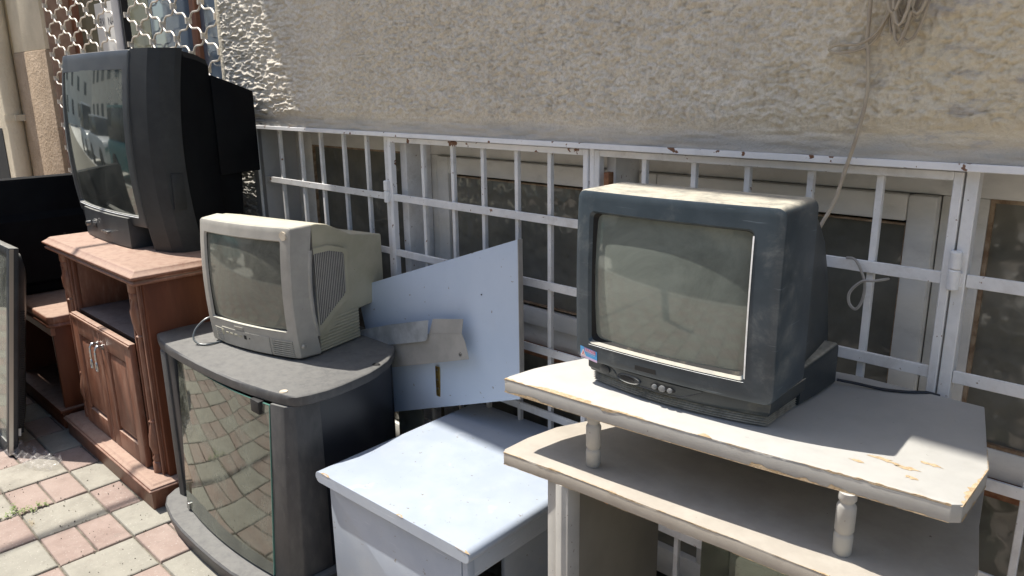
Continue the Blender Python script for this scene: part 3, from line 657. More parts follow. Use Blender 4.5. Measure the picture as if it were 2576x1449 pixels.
def door(x0, x1, hinge_left):
    z0, z1, yf, yb = .090, .535, .836, .856
    fw_ = .056
    mb = MB()
    mb.box(x0, x0+fw_, yf, yb, z0, z1).box(x1-fw_, x1, yf, yb, z0, z1).box(x0+fw_, x1-fw_, yf, yb, z1-.075, z1-.0001).box(x0+fw_, x1-fw_, yf, yb, z0, z0+.068)
    mb.box(x0+.002, x1-.002, yf+.012, yb-.0005, z0+.002, z1-.012)
    mb.box(x0-.004, x1+.004, yf-.006, yf, z1-.014, z1-.004) 
    d = link("door", mb, 'wood', bc, bevel=.002)
    a, b_, c, e = x0+fw_+.022, x1-fw_-.022, z0+.092, z1-.105
    pn = MB().loft([[(a-.018, yf+.011, c-.018), (b_+.018, yf+.011, c-.018), (b_+.018, yf+.011, e+.018), (a-.018, yf+.011, e+.018)], [(a, yf+.002, c), (b_, yf+.002, c), (b_, yf+.002, e), (a, yf+.002, e)]])
    link("raised_panel", pn, 'wood', bc, bevel=.001, seg=1).parent = d
    # inverse location is shared with the cabinet root, so parts of the door keep the same frame
    hx = x1-.022 if hinge_left else x0+.022
    hm = MB().tube(smoothpath([(hx, .836, .470), (hx, .815, .474), (hx, .806, .462), (hx+.003, .806, .43), (hx-.003, .807, .405)]), [.006]*9+[.0045]*8+[.0055]*15+[.006], 8) if False else MB()
    P_ = smoothpath([(hx, .838, .468), (hx, .818, .472), (hx, .808, .462), (hx+.002, .806, .435), (hx, .807, .412)], 6)
    hm.tube(P_, [.0055 if i < 8 else .0026+.0018*abs(math.sin(i*.9)) for i in range(len(P_))], 8)
    ring = [(hx, .807+.002*math.sin(a_), .400+.014*math.sin(a_)) if False else (hx+.009*math.cos(a_), .806, .400+.016*math.sin(a_)) for a_ in [i*math.pi/9 for i in range(19)]]
    hm.tube(ring, .0035, 6)
    hm.lathe([(.001, .4675), (.001, .468)], hx, .838, 6)
    hm.loft([[(hx+.011*math.cos(q*math.pi/6), y_, .468+.011*math.sin(q*math.pi/6)) for q in range(12)] for y_ in (.8365, .832)])
    link("handle", hm, 'chrome', bc).parent = d
door(-3.158, -2.872, True); door(-2.866, -2.580, False)

# ================================================================ LOW CABINET AT THE LEFT
lc = thing("wooden_cabinet", "lower open fronted brown cabinet carrying a black television behind the flat screen", "cabinet", (-3.7, 1.0, 0))
def slab_oct(x0, x1, y0, y1, c, zs):
    return MB().loft([[(x0, y0+i, z), (x1-c, y0+i, z), (x1-i, y0+c, z), (x1-i, y1, z), (x0, y1, z)] for i, z in zs])
link("top", slab_oct(-4.6, -3.335, .790, 1.32, .03, [(.012, .432), (.004, .440), (.014, .449), (.008, .454), (.010, .476), (.016, .480)]), 'wood', lc, bevel=.0012, seg=1, angle=50)
link("apron", MB().box(-4.6, -3.355, .806, .822, .400, .432), 'wood', lc)
link("side_panel", MB().box(-3.385, -3.365, .815, 1.25, .085, .431), 'woodside', lc, bevel=.0015)
link("back_panel", MB().box(-4.6, -3.385, 1.24, 1.25, .085, .431), 'woodin', lc, smooth=False)
link("bottom_board", MB().box(-4.6, -3.345, .790, 1.25, .070, .085), 'woodside', lc, bevel=.003)
link("plinth", MB().box(-4.6, -3.360, .800, 1.25, 0, .070), 'woodside', lc, bevel=.003)
link("side_panel", MB().box(-4.0, -3.985, .82, 1.24, .085, .431), 'woodside', lc)
lf = MB().add([(-3.3645, .838, .150), (-3.3645, .846, .152), (-3.3645, .850, .158), (-3.3645, .844, .166), (-3.3645, .838, .160)], [(0, 1, 2, 3, 4)])

# ================================================================ BLACK TELEVISION AT THE LEFT
bt = thing("flat_television", "large black flat television standing sideways on the low brown cabinet at the left", "television", (-3.83, 1.0, .48))
def ysec(x0, x1, z0, z1, r, y): return [(x, y, z) for x, z in rrect(x0, x1, z0, z1, r)]
def xsec(x, d): return [(x, y, z) for y, z in rrect(.36+d, 1.26-d, .481+d, .988-d, .03)]
link("shell", MB().loft([xsec(-3.845, 0), xsec(-3.80, 0), xsec(-3.792, .004), xsec(-3.786, .018)]), 'tvback', bt, angle=30)
link("back_hump", MB().loft([[(-3.787, y, z) for y, z in rrect(.45, 1.16, .52, .84, .04)], [(-3.765, y, z) for y, z in rrect(.48, 1.13, .54, .81, .04)]]), 'tvback', bt, angle=25)
link("side_slot", MB().box(-3.766, -3.7645, 1.02, 1.03, .60, .74), 'dark', bt, smooth=False)
link("screen", MB().box(-3.852, -3.8455, .40, 1.22, .53, .95), 'crt1', bt, smooth=False)

# ================================================================ FLAT SCREEN LEANING AT THE LEFT EDGE
ls = thing("flat_television", "flat screen television standing on the paving and leaning back against the low cabinet", "television", (-3.7, .575, 0), 0)
ls.rotation_euler = (R(-9.0), 0, R(0.5))
def lk(n, mb, mt, **k): return link(n, mb, mt, ls, local=True, **k)
lk("bezel", frame_rect(MB(), -.90, .455, 0, .80, .030, -.012, .022, .05), 'tvblack', bevel=.004)
lk("screen", MB().box(-.872, .427, -.0065, -.004, .048, .772), 'lcdglass', smooth=False)
lk("edge_trim", MB().box(.4555, .4575, -.010, .004, .004, .796), 'chrome', smooth=False)
bk = MB().loft([ [(x, .0225, z) for x, z in rrect(-.88, .44, .05, .775, .06)], [(x, .045, z) for x, z in rrect(-.87, .43, .06, .77, .07)], [(x, .060, z) for x, z in rrect(-.84, .40, .09, .74, .07)]])
back = lk("back_cover", bk, 'tvblack', angle=40)
for z0, n_v, st_, h_ in ((.33, 26, .009, .0045), (.08, 30, .0075, .0035)):
    vv = MB()
    for k in range(n_v): vv.box(.424, .4365, .028, .046, z0+k*st_, z0+k*st_+h_)
    v_ = lk("vent", vv, 'dark', smooth=False); v_.parent = back
st = lk("tape", MB().box(.4395, .4405, .018, .034, .07, .10), 'paper', smooth=False)

# ================================================================ BLACK CABINET
kc = thing("television_stand", "black rounded television stand with a curved glass door carrying the small grey television", "cabinet", (-2.05, 1.1, 0))
top_out = [(-2.462, .885), (-2.381, .862), (-2.29, .8545), (-2.199, .851), (-2.09, .851), (-1.984, .855), (-1.90, .861), (-1.831, .869), (-1.77, .879), (-1.721, .89), (-1.685, .900), (-1.662, .915), (-1.651, .948), (-1.644, .995), (-1.646, 1.04), (-1.655, 1.095), (-1.665, 1.144), (-1.683, 1.19), (-1.706, 1.235), (-1.737, 1.275), (-1.775, 1.315), (-1.83, 1.353), (-1.925, 1.374), (-2.08, 1.376), (-2.30, 1.353), (-2.40, 1.26), (-2.45, 1.13), (-2.478, .98)]
cx_, cy_ = -2.06, 1.09
def scale_out(pts, d): 
    out = []
    for x, y in pts:
        v = Vector((x-cx_, y-cy_)); L = v.length; v *= (L-d)/L; out.append((v.x+cx_, v.y+cy_))
    return out
link("top", MB().loft([[(x, y, z) for x, y in scale_out(top_out, i)] for i, z in ((.006, .560), (.001, .563), (0, .575), (.001, .586), (.006, .590))]), 'blk', kc, angle=40)
def arcpts(x0, x1, yfun, n=12): return [(x0+(x1-x0)*i/n, yfun(x0+(x1-x0)*i/n)) for i in range(n+1)]
# door glass: curved, from x -2.27 to -1.745
yg = lambda x: .838-.024*(1-((x+2.00)/.27)**2) + .03*max(0, (x+1.95))*.6
gp = arcpts(-2.285, -1.742, yg, 20)
gl = MB()
def ygz(x, z): t = (z-.068)/.485; a = (x+2.01)/.27; return (.843-.020*(1-a*a))*(1-t)+(.872-.012*(1-a*a)+.012*max(0, (x+1.9)/.16)*.6)*t
def glass_loop(z, dy=.005): return [(x, ygz(x, z), z) for x, _ in gp]+[(x, ygz(x, z)+dy, z) for x, _ in gp[::-1]]
gl.loft([glass_loop(.068+.485*k/6) for k in range(7)])
g = link("glass_door", gl, 'smoked', kc, angle=60)
link("glass_edge", MB().loft([[(-1.7418, ygz(-1.742, z)-.0002, z), (-1.7400, ygz(-1.742, z)-.0002, z), (-1.7400, ygz(-1.742, z)+.0052, z), (-1.7418, ygz(-1.742, z)+.0052, z)] for z in (.068, .31, .553)]), 'glassedge', kc, smooth=False).parent = g
te = MB().loft([[(x, y, .5532) for x, y, z in glass_loop(.553)], [(x, y, .5545) for x, y, z in glass_loop(.553)]])
link("glass_edge", te, 'glassedge', kc, smooth=False).parent = g
link("door_catch", MB().box(-1.815, -1.770, ygz(-1.79, .54)-.008, ygz(-1.79, .54)+.012, .522, .5585), 'dark', kc, bevel=.003).parent = g
link("hinge_clip", MB().box(-2.262, -2.245, ygz(-2.25, .07)-.006, ygz(-2.25, .07)+.008, .066, .088), 'chrome', kc, bevel=.001).parent = g
link("left_post", MB().prism([(-2.405, .872), (-2.375, .858), (-2.350, .862), (-2.350, .93), (-2.405, .95)], .0605, .5595), 'blk', kc, bevel=.002)
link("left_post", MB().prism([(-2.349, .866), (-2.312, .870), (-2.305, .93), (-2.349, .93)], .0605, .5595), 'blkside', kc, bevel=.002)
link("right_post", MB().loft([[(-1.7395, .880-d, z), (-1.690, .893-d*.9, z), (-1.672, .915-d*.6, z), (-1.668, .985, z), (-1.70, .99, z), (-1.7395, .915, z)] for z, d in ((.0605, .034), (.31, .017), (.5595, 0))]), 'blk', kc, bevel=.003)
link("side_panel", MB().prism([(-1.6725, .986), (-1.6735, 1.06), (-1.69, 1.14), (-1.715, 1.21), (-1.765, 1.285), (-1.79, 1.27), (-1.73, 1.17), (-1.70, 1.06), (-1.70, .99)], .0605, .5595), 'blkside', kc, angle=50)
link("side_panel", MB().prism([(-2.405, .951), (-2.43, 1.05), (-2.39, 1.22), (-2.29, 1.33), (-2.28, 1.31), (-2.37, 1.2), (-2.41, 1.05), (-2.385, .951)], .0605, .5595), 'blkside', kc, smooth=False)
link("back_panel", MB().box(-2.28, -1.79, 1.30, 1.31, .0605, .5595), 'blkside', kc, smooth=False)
link("inner_shelf", MB().prism([(-2.36, .95), (-1.72, .95), (-1.74, 1.10), (-1.80, 1.29), (-2.28, 1.29), (-2.36, 1.15)], .30, .315), 'blk', kc, bevel=.001)
base_out = [(-2.425, .86), (-2.40, .825), (-2.352, .800), (-2.253, .778), (-2.16, .770), (-2.05, .767), (-1.94, .768), (-1.85, .773), (-1.76, .79), (-1.69, .825), (-1.650, .90), (-1.640, 1.00), (-1.66, 1.13), (-1.72, 1.25), (-1.80, 1.34), (-2.3, 1.34), (-2.42, 1.15), (-2.45, 1.0)]
cx_, cy_ = -2.04, 1.06
link("base", MB().loft([[(x, y, z) for x, y in scale_out(base_out, i)] for i, z in ((.012, .0), (.010, .030), (.006, .034), (.001, .037), (0, .055), (.005, .060))]), 'blk', kc, angle=40)
cp = MB()
for x, y in ((-1.715, .91),): cp.lathe([(.011, .590), (.010, .592), (0.0, .5925)], x, y, 14)
link("screw_cap", cp, 'coin', kc)
link("screw_cap", MB().lathe([(.011, .590), (.010, .592), (0.0, .5925)], -1.70, 1.19, 14), 'dark', kc)

# ================================================================ WHITE LOW CABINET
wc = thing("low_cabinet", "low white laminate cabinet with a rolled edge top standing between the two television stands", "cabinet", (-1.322, 1.188, 0), R(2.2))
wc.scale = (1.033, 1.033, .9326)
def wl(n, mb, mt, **k): return link(n, mb, mt, wc, local=True, **k)
# local frame: x -.27..+.262  y -.26..+.29
def roll(cx, cy, r, a0, a1, n=8): return [(cx+r*math.cos(R(a0+(a1-a0)*i/n)), cy+r*math.sin(R(a0+(a1-a0)*i/n))) for i in range(n+1)]
tp = roll(-.252, .4285, .0165, 90, 270, 8)+roll(.246, .4285, .0165, -90, 90, 8)      # rounded long edges at the left and right
wl("top", MB().prism(tp, -.262, .292, 'y'), 'white', bevel=.0012, seg=1, angle=30)
chp = MB()
for (xx, zz, ww) in ((-.225, .4453, .02), (.245, .4442, .022), (.05, .4453, .012)):
    chp.add([(xx-ww, -.2626, zz+.0001), (xx+ww*.3, -.2628, zz-.002), (xx+ww, -.2626, zz), (xx+ww*.2, -.257, zz+.0006), (xx-ww*.6, -.2575, zz+.0005)], [(0, 1, 2, 3, 4)])
wl("chipped_edge", chp, 'chip', smooth=False)
pf = MB()
pf.prism(roll(-.229, .392, .008, 90, 180, 4)+[(-.237, .02), (.221, .02)]+roll(.213, .392, .008, 0, 90, 4), -.245, -.227, 'y')
wl("front_panel", pf, 'white', bevel=.002)
wl("rail", MB().box(-.245, .232, -.240, -.2275, .400, .4115), 'white', bevel=.002)
wl("corner_post", MB().box(.2225, .238, -.244, -.222, .0, .4115), 'white', bevel=.003)
wl("side_rail", MB().box(.224, .236, -.2215, .25, .345, .4115), 'white', bevel=.002)
wl("side_panel", MB().box(-.246, -.232, -.22, .27, .0, .4115), 'white', bevel=.002)
wl("side_panel", MB().box(.15, .162, -.05, .26, .0, .344), 'white', bevel=.002)
wl("back_panel", MB().box(-.232, .15, .255, .265, .0, .4115), 'white', smooth=False)

# ================================================================ LEANING BOARD AND BENT METAL SHEET
yb0 = 1.385
lb = MB()
bpts = [(-1.33, .966), (-1.304, .545), (-1.90, .330), (-2.04, .720)]
lb.prism([(x, z) for x, z in bpts], 0, .016, 'y')
lb.v = [(x, y+yb0-(.966-z)*.06, z) for x, y, z in lb.v]
bo = link("board", lb, ['board'], bevel=.0008, seg=1)
root = thing("leaning_board", "white board, sky light tinted into its colour, propped crookedly against the white window grille", "board", (-1.6, 1.37, .35))
bo.name = "panel"; bo.data.transform(Matrix.Translation(-root.location)); bo.parent = root
e1, e2 = Vector((-1.3292, yb0-.0005, .9655)), Vector((-1.3032, yb0-.0262, .5455))
link("edge_band", MB().prism([(-1.3296, .966), (-1.3036, .545), (-1.3018, .545), (-1.3278, .966)], yb0, yb0+.0163, 'y'), 'edge', root, smooth=False)
for ch in root.children:
    if ch.name.startswith("edge_band"):
        for v in ch.data.vertices: v.co.y -= (.966-(v.co.z+root.location.z))*.06
bkt = MB().box(-1.612, -1.594, 1.354, 1.3575, .462, .555)
bk_ = link("metal_strip", bkt, 'gold', root, bevel=.001); bk_.data.transform(Matrix.Translation((-.028, 0, 0)))
sc = MB()
for zz in (.545, .515, .487): sc.loft([[(-1.631+.0035*math.cos(q*math.pi/5), yy, zz+.0035*math.sin(q*math.pi/5)) for q in range(10)] for yy in (1.3538, 1.3525)])
link("screw", sc, 'chrome', root)
link("screw_holes", MB().box(-1.775, -1.770, 1.3585, 1.3605, .440, .446).box(-1.790, -1.785, 1.3585, 1.3605, .437, .443).box(-1.455, -1.452, 1.370, 1.3722, .80, .803), 'dark', root, smooth=False)
sh = thing("metal_sheet", "creased bare metal cover resting on the leaning board behind the grey television", "metal sheet", (-1.65, 1.33, .6))
ys = 1.330
mbs = MB().prism([(-1.98, .462), (-1.806, .516), (-1.66, .563), (-1.466, .625), (-1.478, .668), (-1.492, .6925), (-1.630, .6625), (-1.80, .60), (-1.98, .55)], ys, ys+.0012, 'y')
link("sheet", mbs, 'sheet', sh, smooth=False)
link("folded_flange", MB().loft([[(-1.630, ys-.001, .6630), (-1.4915, ys-.001, .6930), (-1.4915, ys+.0002, .6930), (-1.630, ys+.0002, .6630)], [(-1.622, ys+.008, .7060), (-1.493, ys+.008, .7320), (-1.493, ys+.0092, .7320), (-1.622, ys+.0092, .7060)]]), 'sheet', sh, smooth=False)
link("tab", MB().prism([(-1.98, .535), (-1.80, .5925), (-1.66, .6335), (-1.640, .640), (-1.631, .648), (-1.628, .658), (-1.6215, .7065), (-1.79, .659), (-1.98, .598)], ys-.010, ys-.0088, 'y'), 'sheetblue', sh, smooth=False)
link("rivet", MB().loft([[(-1.498+r_*math.cos(q*math.pi/6), yy, .6315+r_*math.sin(q*math.pi/6)) for q in range(12)] for r_, yy in ((.006, ys-.0005), (.005, ys-.003), (.0025, ys-.0035))]), 'chrome', sh)
gs = MB().prism([(-1.925, .20), (-1.86, .185), (-1.80, .22), (-1.80, .40), (-1.925, .40)], 1.425, 1.431, 'y')
tag(link("glass_offcut", gs, 'pebblepale', smooth=False), "small pale piece of hexagon patterned glass standing under the leaning board", "glass")

# ================================================================ GREY SHELVED STAND
st = thing("shelf_stand", "pale grey two tier shelf stand with chipped edges and turned spindle legs at the right", "stand", (-.6, 1.2, 0))
def ribbon(path, d, seedn, amp=.006, n=60, norm=(0, 0, 1)):
    """ragged strip along a 3-D path, reaching inwards by direction d"""
    rn = random.Random(seedn); vs = []; path = [Vector(p) for p in path]
    L = [0]
    for i in range(1, len(path)): L.append(L[-1]+(path[i]-path[i-1]).length)
    wv = .5; gate = 1.0
    for k in range(n+1):
        if rn.random() < .09: gate = rn.choice((.12, .25, .6, 1.0, 1.3))
        s = L[-1]*k/n; i = max(j for j in range(len(L)) if L[j] <= s+1e-9); i = min(i, len(path)-2)
        p = path[i].lerp(path[i+1], (s-L[i])/(L[i+1]-L[i])); wv = min(1, max(.05, wv+rn.uniform(-.28, .28)))
        vs += [p, p+Vector(d)*amp*wv*gate]
    return vs, [(2*k, 2*k+1, 2*k+3, 2*k+2) for k in range(n)]
up_out = [(-.982, .982), (-.913, .9875), (-.814, .994), (-.627, 1.012), (-.47, 1.030), (-.337, 1.049), (-.222, 1.0605), (-.2105, 1.07), (-.212, 1.20), (-.275, 1.444), (-.50, 1.447), (-.80, 1.395), (-.875, 1.31), (-.930, 1.20), (-.945, 1.157), (-.966, 1.10), (-.977, 1.06), (-.984, .998)]
link("top_board", MB().prism(up_out, .772, .800), 'stand', st, bevel=.0015)
lo_out = [(-0.9706, 0.9645), (-0.8582, 0.9767), (-0.6437, 0.99), (-0.4976, 1.0013), (-0.3504, 1.0074), (-0.2094, 1.0135), (-0.1951, 1.0319), (-0.1992, 1.1729), (-0.2299, 1.3006), (-0.2554, 1.4406), (-0.7969, 1.4253), (-0.8787, 1.3282), (-0.9349, 1.2005), (-0.9686, 1.1188), (-0.9788, 1.0421), (-0.9778, 0.9757)]
link("lower_board", MB().prism(lo_out, .629, .655), 'standlow', st, bevel=.0015)
ch = MB()
F_ = [(x, y-.0006) for x, y in up_out[:7]]
ch.add(*ribbon([(x, y, .8004) for x, y in F_], (.0, 1, 0), 1, .010, 150)); ch.add(*ribbon([(x, y, .7996) for x, y in F_], (0, 0, -1), 2, .005, 150))
ch.add(*ribbon([(x, y, .7722) for x, y in F_], (0, 0, 1), 3, .006, 150))
ch.add(*ribbon([(-.2095, 1.062, .8004), (-.2115, 1.20, .8004), (-.235, 1.29, .8004)], (-1, 0, 0), 4, .011, 60)); ch.add(*ribbon([(-.2099, 1.072, .800), (-.2114, 1.20, .800)], (0, 0, -1), 5, .006, 40))
ch.add(*ribbon([(-.2099, 1.072, .772), (-.2114, 1.20, .772)], (0, 0, 1), 9, .006, 40))
for (px_, py_, rr, sd) in ((-.30, 1.125, .013, 1), (-.335, 1.13, .012, 2), (-.275, 1.16, .010, 3), (-.36, 1.10, .008, 4), (-.285, 1.10, .009, 8)):
    rn = random.Random(sd); pts = [(px_+rr*(1.0+rn.uniform(-.5, .4))*math.cos(a)*1.5, py_+rr*.45*(1+rn.uniform(-.5, .5))*math.sin(a), .8005) for a in [i*math.pi/7 for i in range(14)]]
    ch.add(pts, [tuple(range(14))])
link("chipped_edge", ch, 'chip', st, smooth=False)
ch2 = MB(); F2 = [(x, y-.0006) for x, y in lo_out[:5]]
ch2.add(*ribbon([(x, y, .6553) for x, y in F2], (0, 1, 0), 11, .0035, 140)); ch2.add(*ribbon([(x, y, .6546) for x, y in F2], (0, 0, -1), 12, .003, 140)); ch2.add(*ribbon([(x, y, .6292) for x, y in F2], (0, 0, 1), 13, .003, 140))
link("chipped_edge", ch2, 'chip', st, smooth=False)
for x, y in ((-.790, 1.016), (-.352, 1.052), (-.30, 1.34), (-.80, 1.32)):
    prof = [(.0125, .0), (.0137, .003), (.0140, .034), (.0137, .038), (.0115, .041), (.0115, .043), (.0140, .046), (.0140, .091), (.0125, .095), (.0105, .098), (.0105, .100), (.0130, .104), (.0130, .110), (.0122, .1168)]
    lm = MB().lathe(prof, 0, 0, 24); x0_, y0_ = x*1.024, y*1.024
    lm.v = [(a+x0_+(x-x0_)*c/.1168, b_+y0_+(y-y0_)*c/.1168, c+.6552) for a, b_, c in lm.v]
    link("spindle_leg", lm, 'stand', st, angle=40)
link("front_post", MB().prism([(-.874, .985), (-.851, .984), (-.851, 1.02), (-.874, 1.02)], 0, .6285), 'stand', st, bevel=.001)
link("front_post", MB().prism([(-.850, .984), (-.848, .978), (-.833, .977), (-.826, .984), (-.823, .984), (-.823, 1.02), (-.850, 1.02)], 0, .6285), 'stand', st, bevel=.0012)
link("left_panel", MB().box(-.836, -.826, 1.0205, 1.30, .0, .6285), 'standin', st, bevel=.001)
dw_ = MB().tube([(-.8262, 1.095, .555), (-.812, 1.095, .553)], .005, 14)
link("shelf_peg", dw_, 'orange', st)
link("right_panel", MB().box(-.262, -.25, 1.02, 1.30, .0, .6285), 'stand', st, bevel=.001)
tag(link("glass_sheet", MB().box(-.735, -.30, 1.330, 1.335, .05, .6285), 'greenglass', smooth=False), "dusty greenish sheet of glass standing upright under the grey stand", "glass")

# black cord behind the dark blue television
tag(link("power_cord", MB().tube(smoothpath([(-.50, 1.37, .812), (-.47, 1.385, .808), (-.43, 1.40, .8035), (-.395, 1.415, .8035), (-.368, 1.44, .802), (-.35, 1.458, .795)]), .0028, 8), 'cord'), "short black cord lying on the top board behind the dark blue television", "cord")

# ================================================================ SMALL DARK BLUE TELEVISION (right)
t3 = thing("television", "scuffed dark blue television with a sticker on the grey two tier stand", "television", (-.852, 1.080, .8006), R(3.5))
def l3(n, mb, mt, **k): return link(n, mb, mt, t3, local=True, **k)
def cv3(x, z): a = (x-.17)/.19; return -.029+.012*a*a+.006*((z-.2)/.17)**2
out3, in3 = (-.022, .360, .048, .366), (.008, .314, .084, .330)
fs = l3("front_shell", crt_front(out3, in3, .016, .010, cv3, .115, .007, .005), 'tvnavy', angle=32)
l3("screen", crt_glass(in3, cv3, .024, .014), 'crt3')
gk = MB().loft([[(x, cv3(x, z)+.0072, z) for x, z in rrect(in3[0]+.0035, in3[1]-.0035, in3[2]+.0035, in3[3]-.0035, .010)], [(x, cv3(x, z)+.0200, z) for x, z in rrect(in3[0]+.011, in3[1]-.006, in3[2]+.010, in3[3]-.008, .014)]], False, False)
l3("screen_gasket", gk, 'rubber', smooth=False)
lg_ = MB().grid(lambda u, v: ((lambda x: (x, cv3(x, .082)-.0008+.0075*v, .0815+.003*v))(.010+.302*u)), 24, 1)
l3("sill_ledge", lg_, 'litledge')  # strip coloured as if the lower lip were sunlit
l3("side_ledge", MB().grid(lambda u, v: (.3115+.0030*v, cv3(.313, .09+.23*u)-.0010+.001*(1-v), .088+.232*u), 12, 1), 'litledge')  # same sunlit tone painted down the right edge
# lower base: control strip, ribs
def basec(x): a = (x-.17)/.175; return -.019+.022*a*a
def basep(ins, z, x0=-.004, x1=.350, n=16): 
    f = [(x0+ins+(x1-x0-2*ins)*i/n, basec(x0+(x1-x0)*i/n)+ins) for i in range(n+1)]
    return [(x, y, z) for x, y in f]+[(x1-ins+.006, .14, z), (x1-ins, .15, z), (x0+ins, .15, z)]
zz = [(.016, .0), (.010, .003)]
for k in range(4): zz += [(.007, .004+k*.0042), (.0105, .0055+k*.0042), (.0105, .0068+k*.0042), (.007, .0078+k*.0042)]
zz += [(.004, .0225), (.003, .026), (0, .030), (0, .050), (.004, .052)]
l3("base", MB().loft([basep(i, z) for i, z in zz]), 'tvnavyside', angle=40)
def on3(x, z, d): return (x, basec(x)-d, z)
# S shaped control panel edge
pan = [(.048, .047), (.062, .040), (.072, .030), (.10, .0265), (.17, .0255), (.205, .027), (.220, .034), (.236, .0415), (.242, .047)]
pm = MB(); pin = [(x, .0475) for x, _ in pan]
n_ = len(pan)
pm.add([on3(x, z, .0008) for x, z in pan]+[on3(x, z, .0040) for x, z in pin], [(i, i+1, n_+i+1, n_+i) for i in range(n_-1)])
l3("control_panel", pm, 'tvnavyside', angle=60)
l3("panel_groove", MB().tube([on3(x, z, .0012) for x, z in pan], .0010, 6), 'tvblack')
def ovalp(cx, cz, a, b, d, n=20): return [on3(cx+a*math.cos(q*2*math.pi/n), cz+b*math.sin(q*2*math.pi/n), d) for q in range(n)]
l3("power_button", MB().loft([ovalp(.040, .036, .0125, .0085, -.001), ovalp(.040, .036, .0120, .0080, .0025), ovalp(.040, .036, .0100, .0062, .0034)]), 'tvblack')
sn = l3("sensor_window", MB().loft([ovalp(.098, .034, .026, .0085, .0020), ovalp(.098, .034, .0245, .0072, .0048), ovalp(.098, .034, .0225, .0060, .0030)]), 'tvblack')
l3("sensor_lens", MB().loft([ovalp(.094, .034, .0165, .0040, .0030), ovalp(.094, .034, .0160, .0036, .0040)]), 'dark')
l3("button_well", MB().loft([ovalp(.169, .0355, .0245, .0068, .0015), ovalp(.169, .0355, .0235, .0060, .0040)]), 'dark')
for q, (bx, rr) in enumerate(((.154, .0052), (.169, .0066), (.184, .0050))):
    l3("button", MB().loft([ovalp(bx, .0355, rr, rr*.9, .003), ovalp(bx, .0355, rr*.95, rr*.85, .0066), ovalp(bx, .0355, rr*.6, rr*.55, .0074)]), 'btn')
bd = MB().box(-.021, .021, 0, .001, -.0042, .0042)
l3("badge", place(bd, Matrix.Translation((.135, cv3(.135, .062)-.0006, .0625))), 'dark', smooth=False)
# rear shell
def sec3(x0, x1, z0, z1, r, y): return [(x, y, z) for x, z in rrect(x0, x1, z0, z1, r)]
l3("rear_shell", MB().loft([sec3(-.014, .352, .046, .362, .016, .1155), sec3(-.006, .346, .048, .350, .022, .140), sec3(-.002, .346, .050, .332, .028, .175), sec3(.000, .345, .050, .298, .03, .210), sec3(.006, .342, .052, .230, .03, .250), sec3(.015, .338, .052, .110, .02, .290), sec3(.02, .334, .052, .085, .01, .300)]), 'tvnavyside', angle=32)
l3("rear_box", MB().loft([sec3(.02, .353, .002, .070, .008, .125), sec3(.01, .362, .002, .078, .008, .20), sec3(.00, .366, .002, .082, .008, .268), sec3(.01, .358, .002, .076, .008, .280)]), 'tvnavyside', angle=32)
vg = MB()
for k in range(13): vg.box(.336-.000*k, .3475-.0003*k, .1420, .178+.002, .092+k*.0078, .0960+k*.0078)
l3("vent_grille", vg, 'tvnavyside', bevel=.0006, seg=1)
l3("vent_frame", frame_rect(MB(), 0, .046, .085, .198, .003, .338, .3445).add([], []), 'tvnavyside', bevel=.001)
fr3 = t3.children[-1]
fr3.data.transform(Matrix(((0, 1, 0, 0), (1, 0, 0, .138), (0, 0, 1, 0), (0, 0, 0, 1))))
# sticker: blue with pink band, white triangle and red lettering
sk = l3("sticker", MB(), 'blue') if False else None
def stick(x, z): return (x, cv3(x, z)-.0006, z)
g_ = lambda x0, x1, z0, z1, d=0: MB().grid(lambda u, v: (lambda x, z: (x, cv3(x, z)-.0008-d, z))(x0+(x1-x0)*u, z0+(z1-z0)*v), 6, 4)
sx0, sx1, sz0, sz1 = -.0105, .030, .053, .0745
def skew(mb): mb.v = [(x, y, z-.10*(x-sx0)) for x, y, z in mb.v]; return mb
sk = l3("sticker", skew(g_(sx0, sx1, sz0, sz1)), 'blue')
for n, mbx, mt in (("sticker_band", skew(g_(sx0+.0005, sx1, sz0, sz0+.0045, .0002)), 'pink'), ("sticker_band", skew(g_(.001, sx1-.004, sz0+.0135, sz1-.001, .0002)), 'pink')):
    l3(n, mbx, mt).parent = sk
tri = MB().add([(-.0095, 0, .0565), (.0035, 0, .0565), (-.003, 0, .0705)], [(0, 1, 2)]); tri.v = [(x, cv3(x, z)-.0013, z-.10*(x-sx0)) for x, y, z in tri.v]
l3("sticker_triangle", tri, 'stickwhite', smooth=False).parent = sk
tri2 = MB().add([(-.0062, 0, .058), (-.0046, 0, .058), (-.0028, 0, .0625), (-.0012, 0, .058), (.0002, 0, .058), (-.0018, 0, .0635), (-.0024, 0, .0665), (-.0036, 0, .0665), (-.0042, 0, .0630)], [tuple(range(9))]); tri2.v = [(x, cv3(x, z)-.0016, z-.10*(x-sx0)) for x, y, z in tri2.v]
l3("sticker_figure", tri2, 'red', smooth=False).parent = sk
for tx, ss, xx, z_, mt in (("TEKNİK", .0082, .0135, .0708, 'red'), ("ELEKTRONİK", .0034, .0155, .0645, 'stickwhite')):
    tm = place(text_mb(tx, ss, .0001), Matrix.Translation((xx, 0, z_)) @ Matrix.Rotation(R(90), 4, 'X')); tm.v = [(x, cv3(x, z)-.0014, z-.10*(x-sx0)) for x, y, z in tm.v]
    l3("sticker_lettering", tm, mt, smooth=False).parent = sk

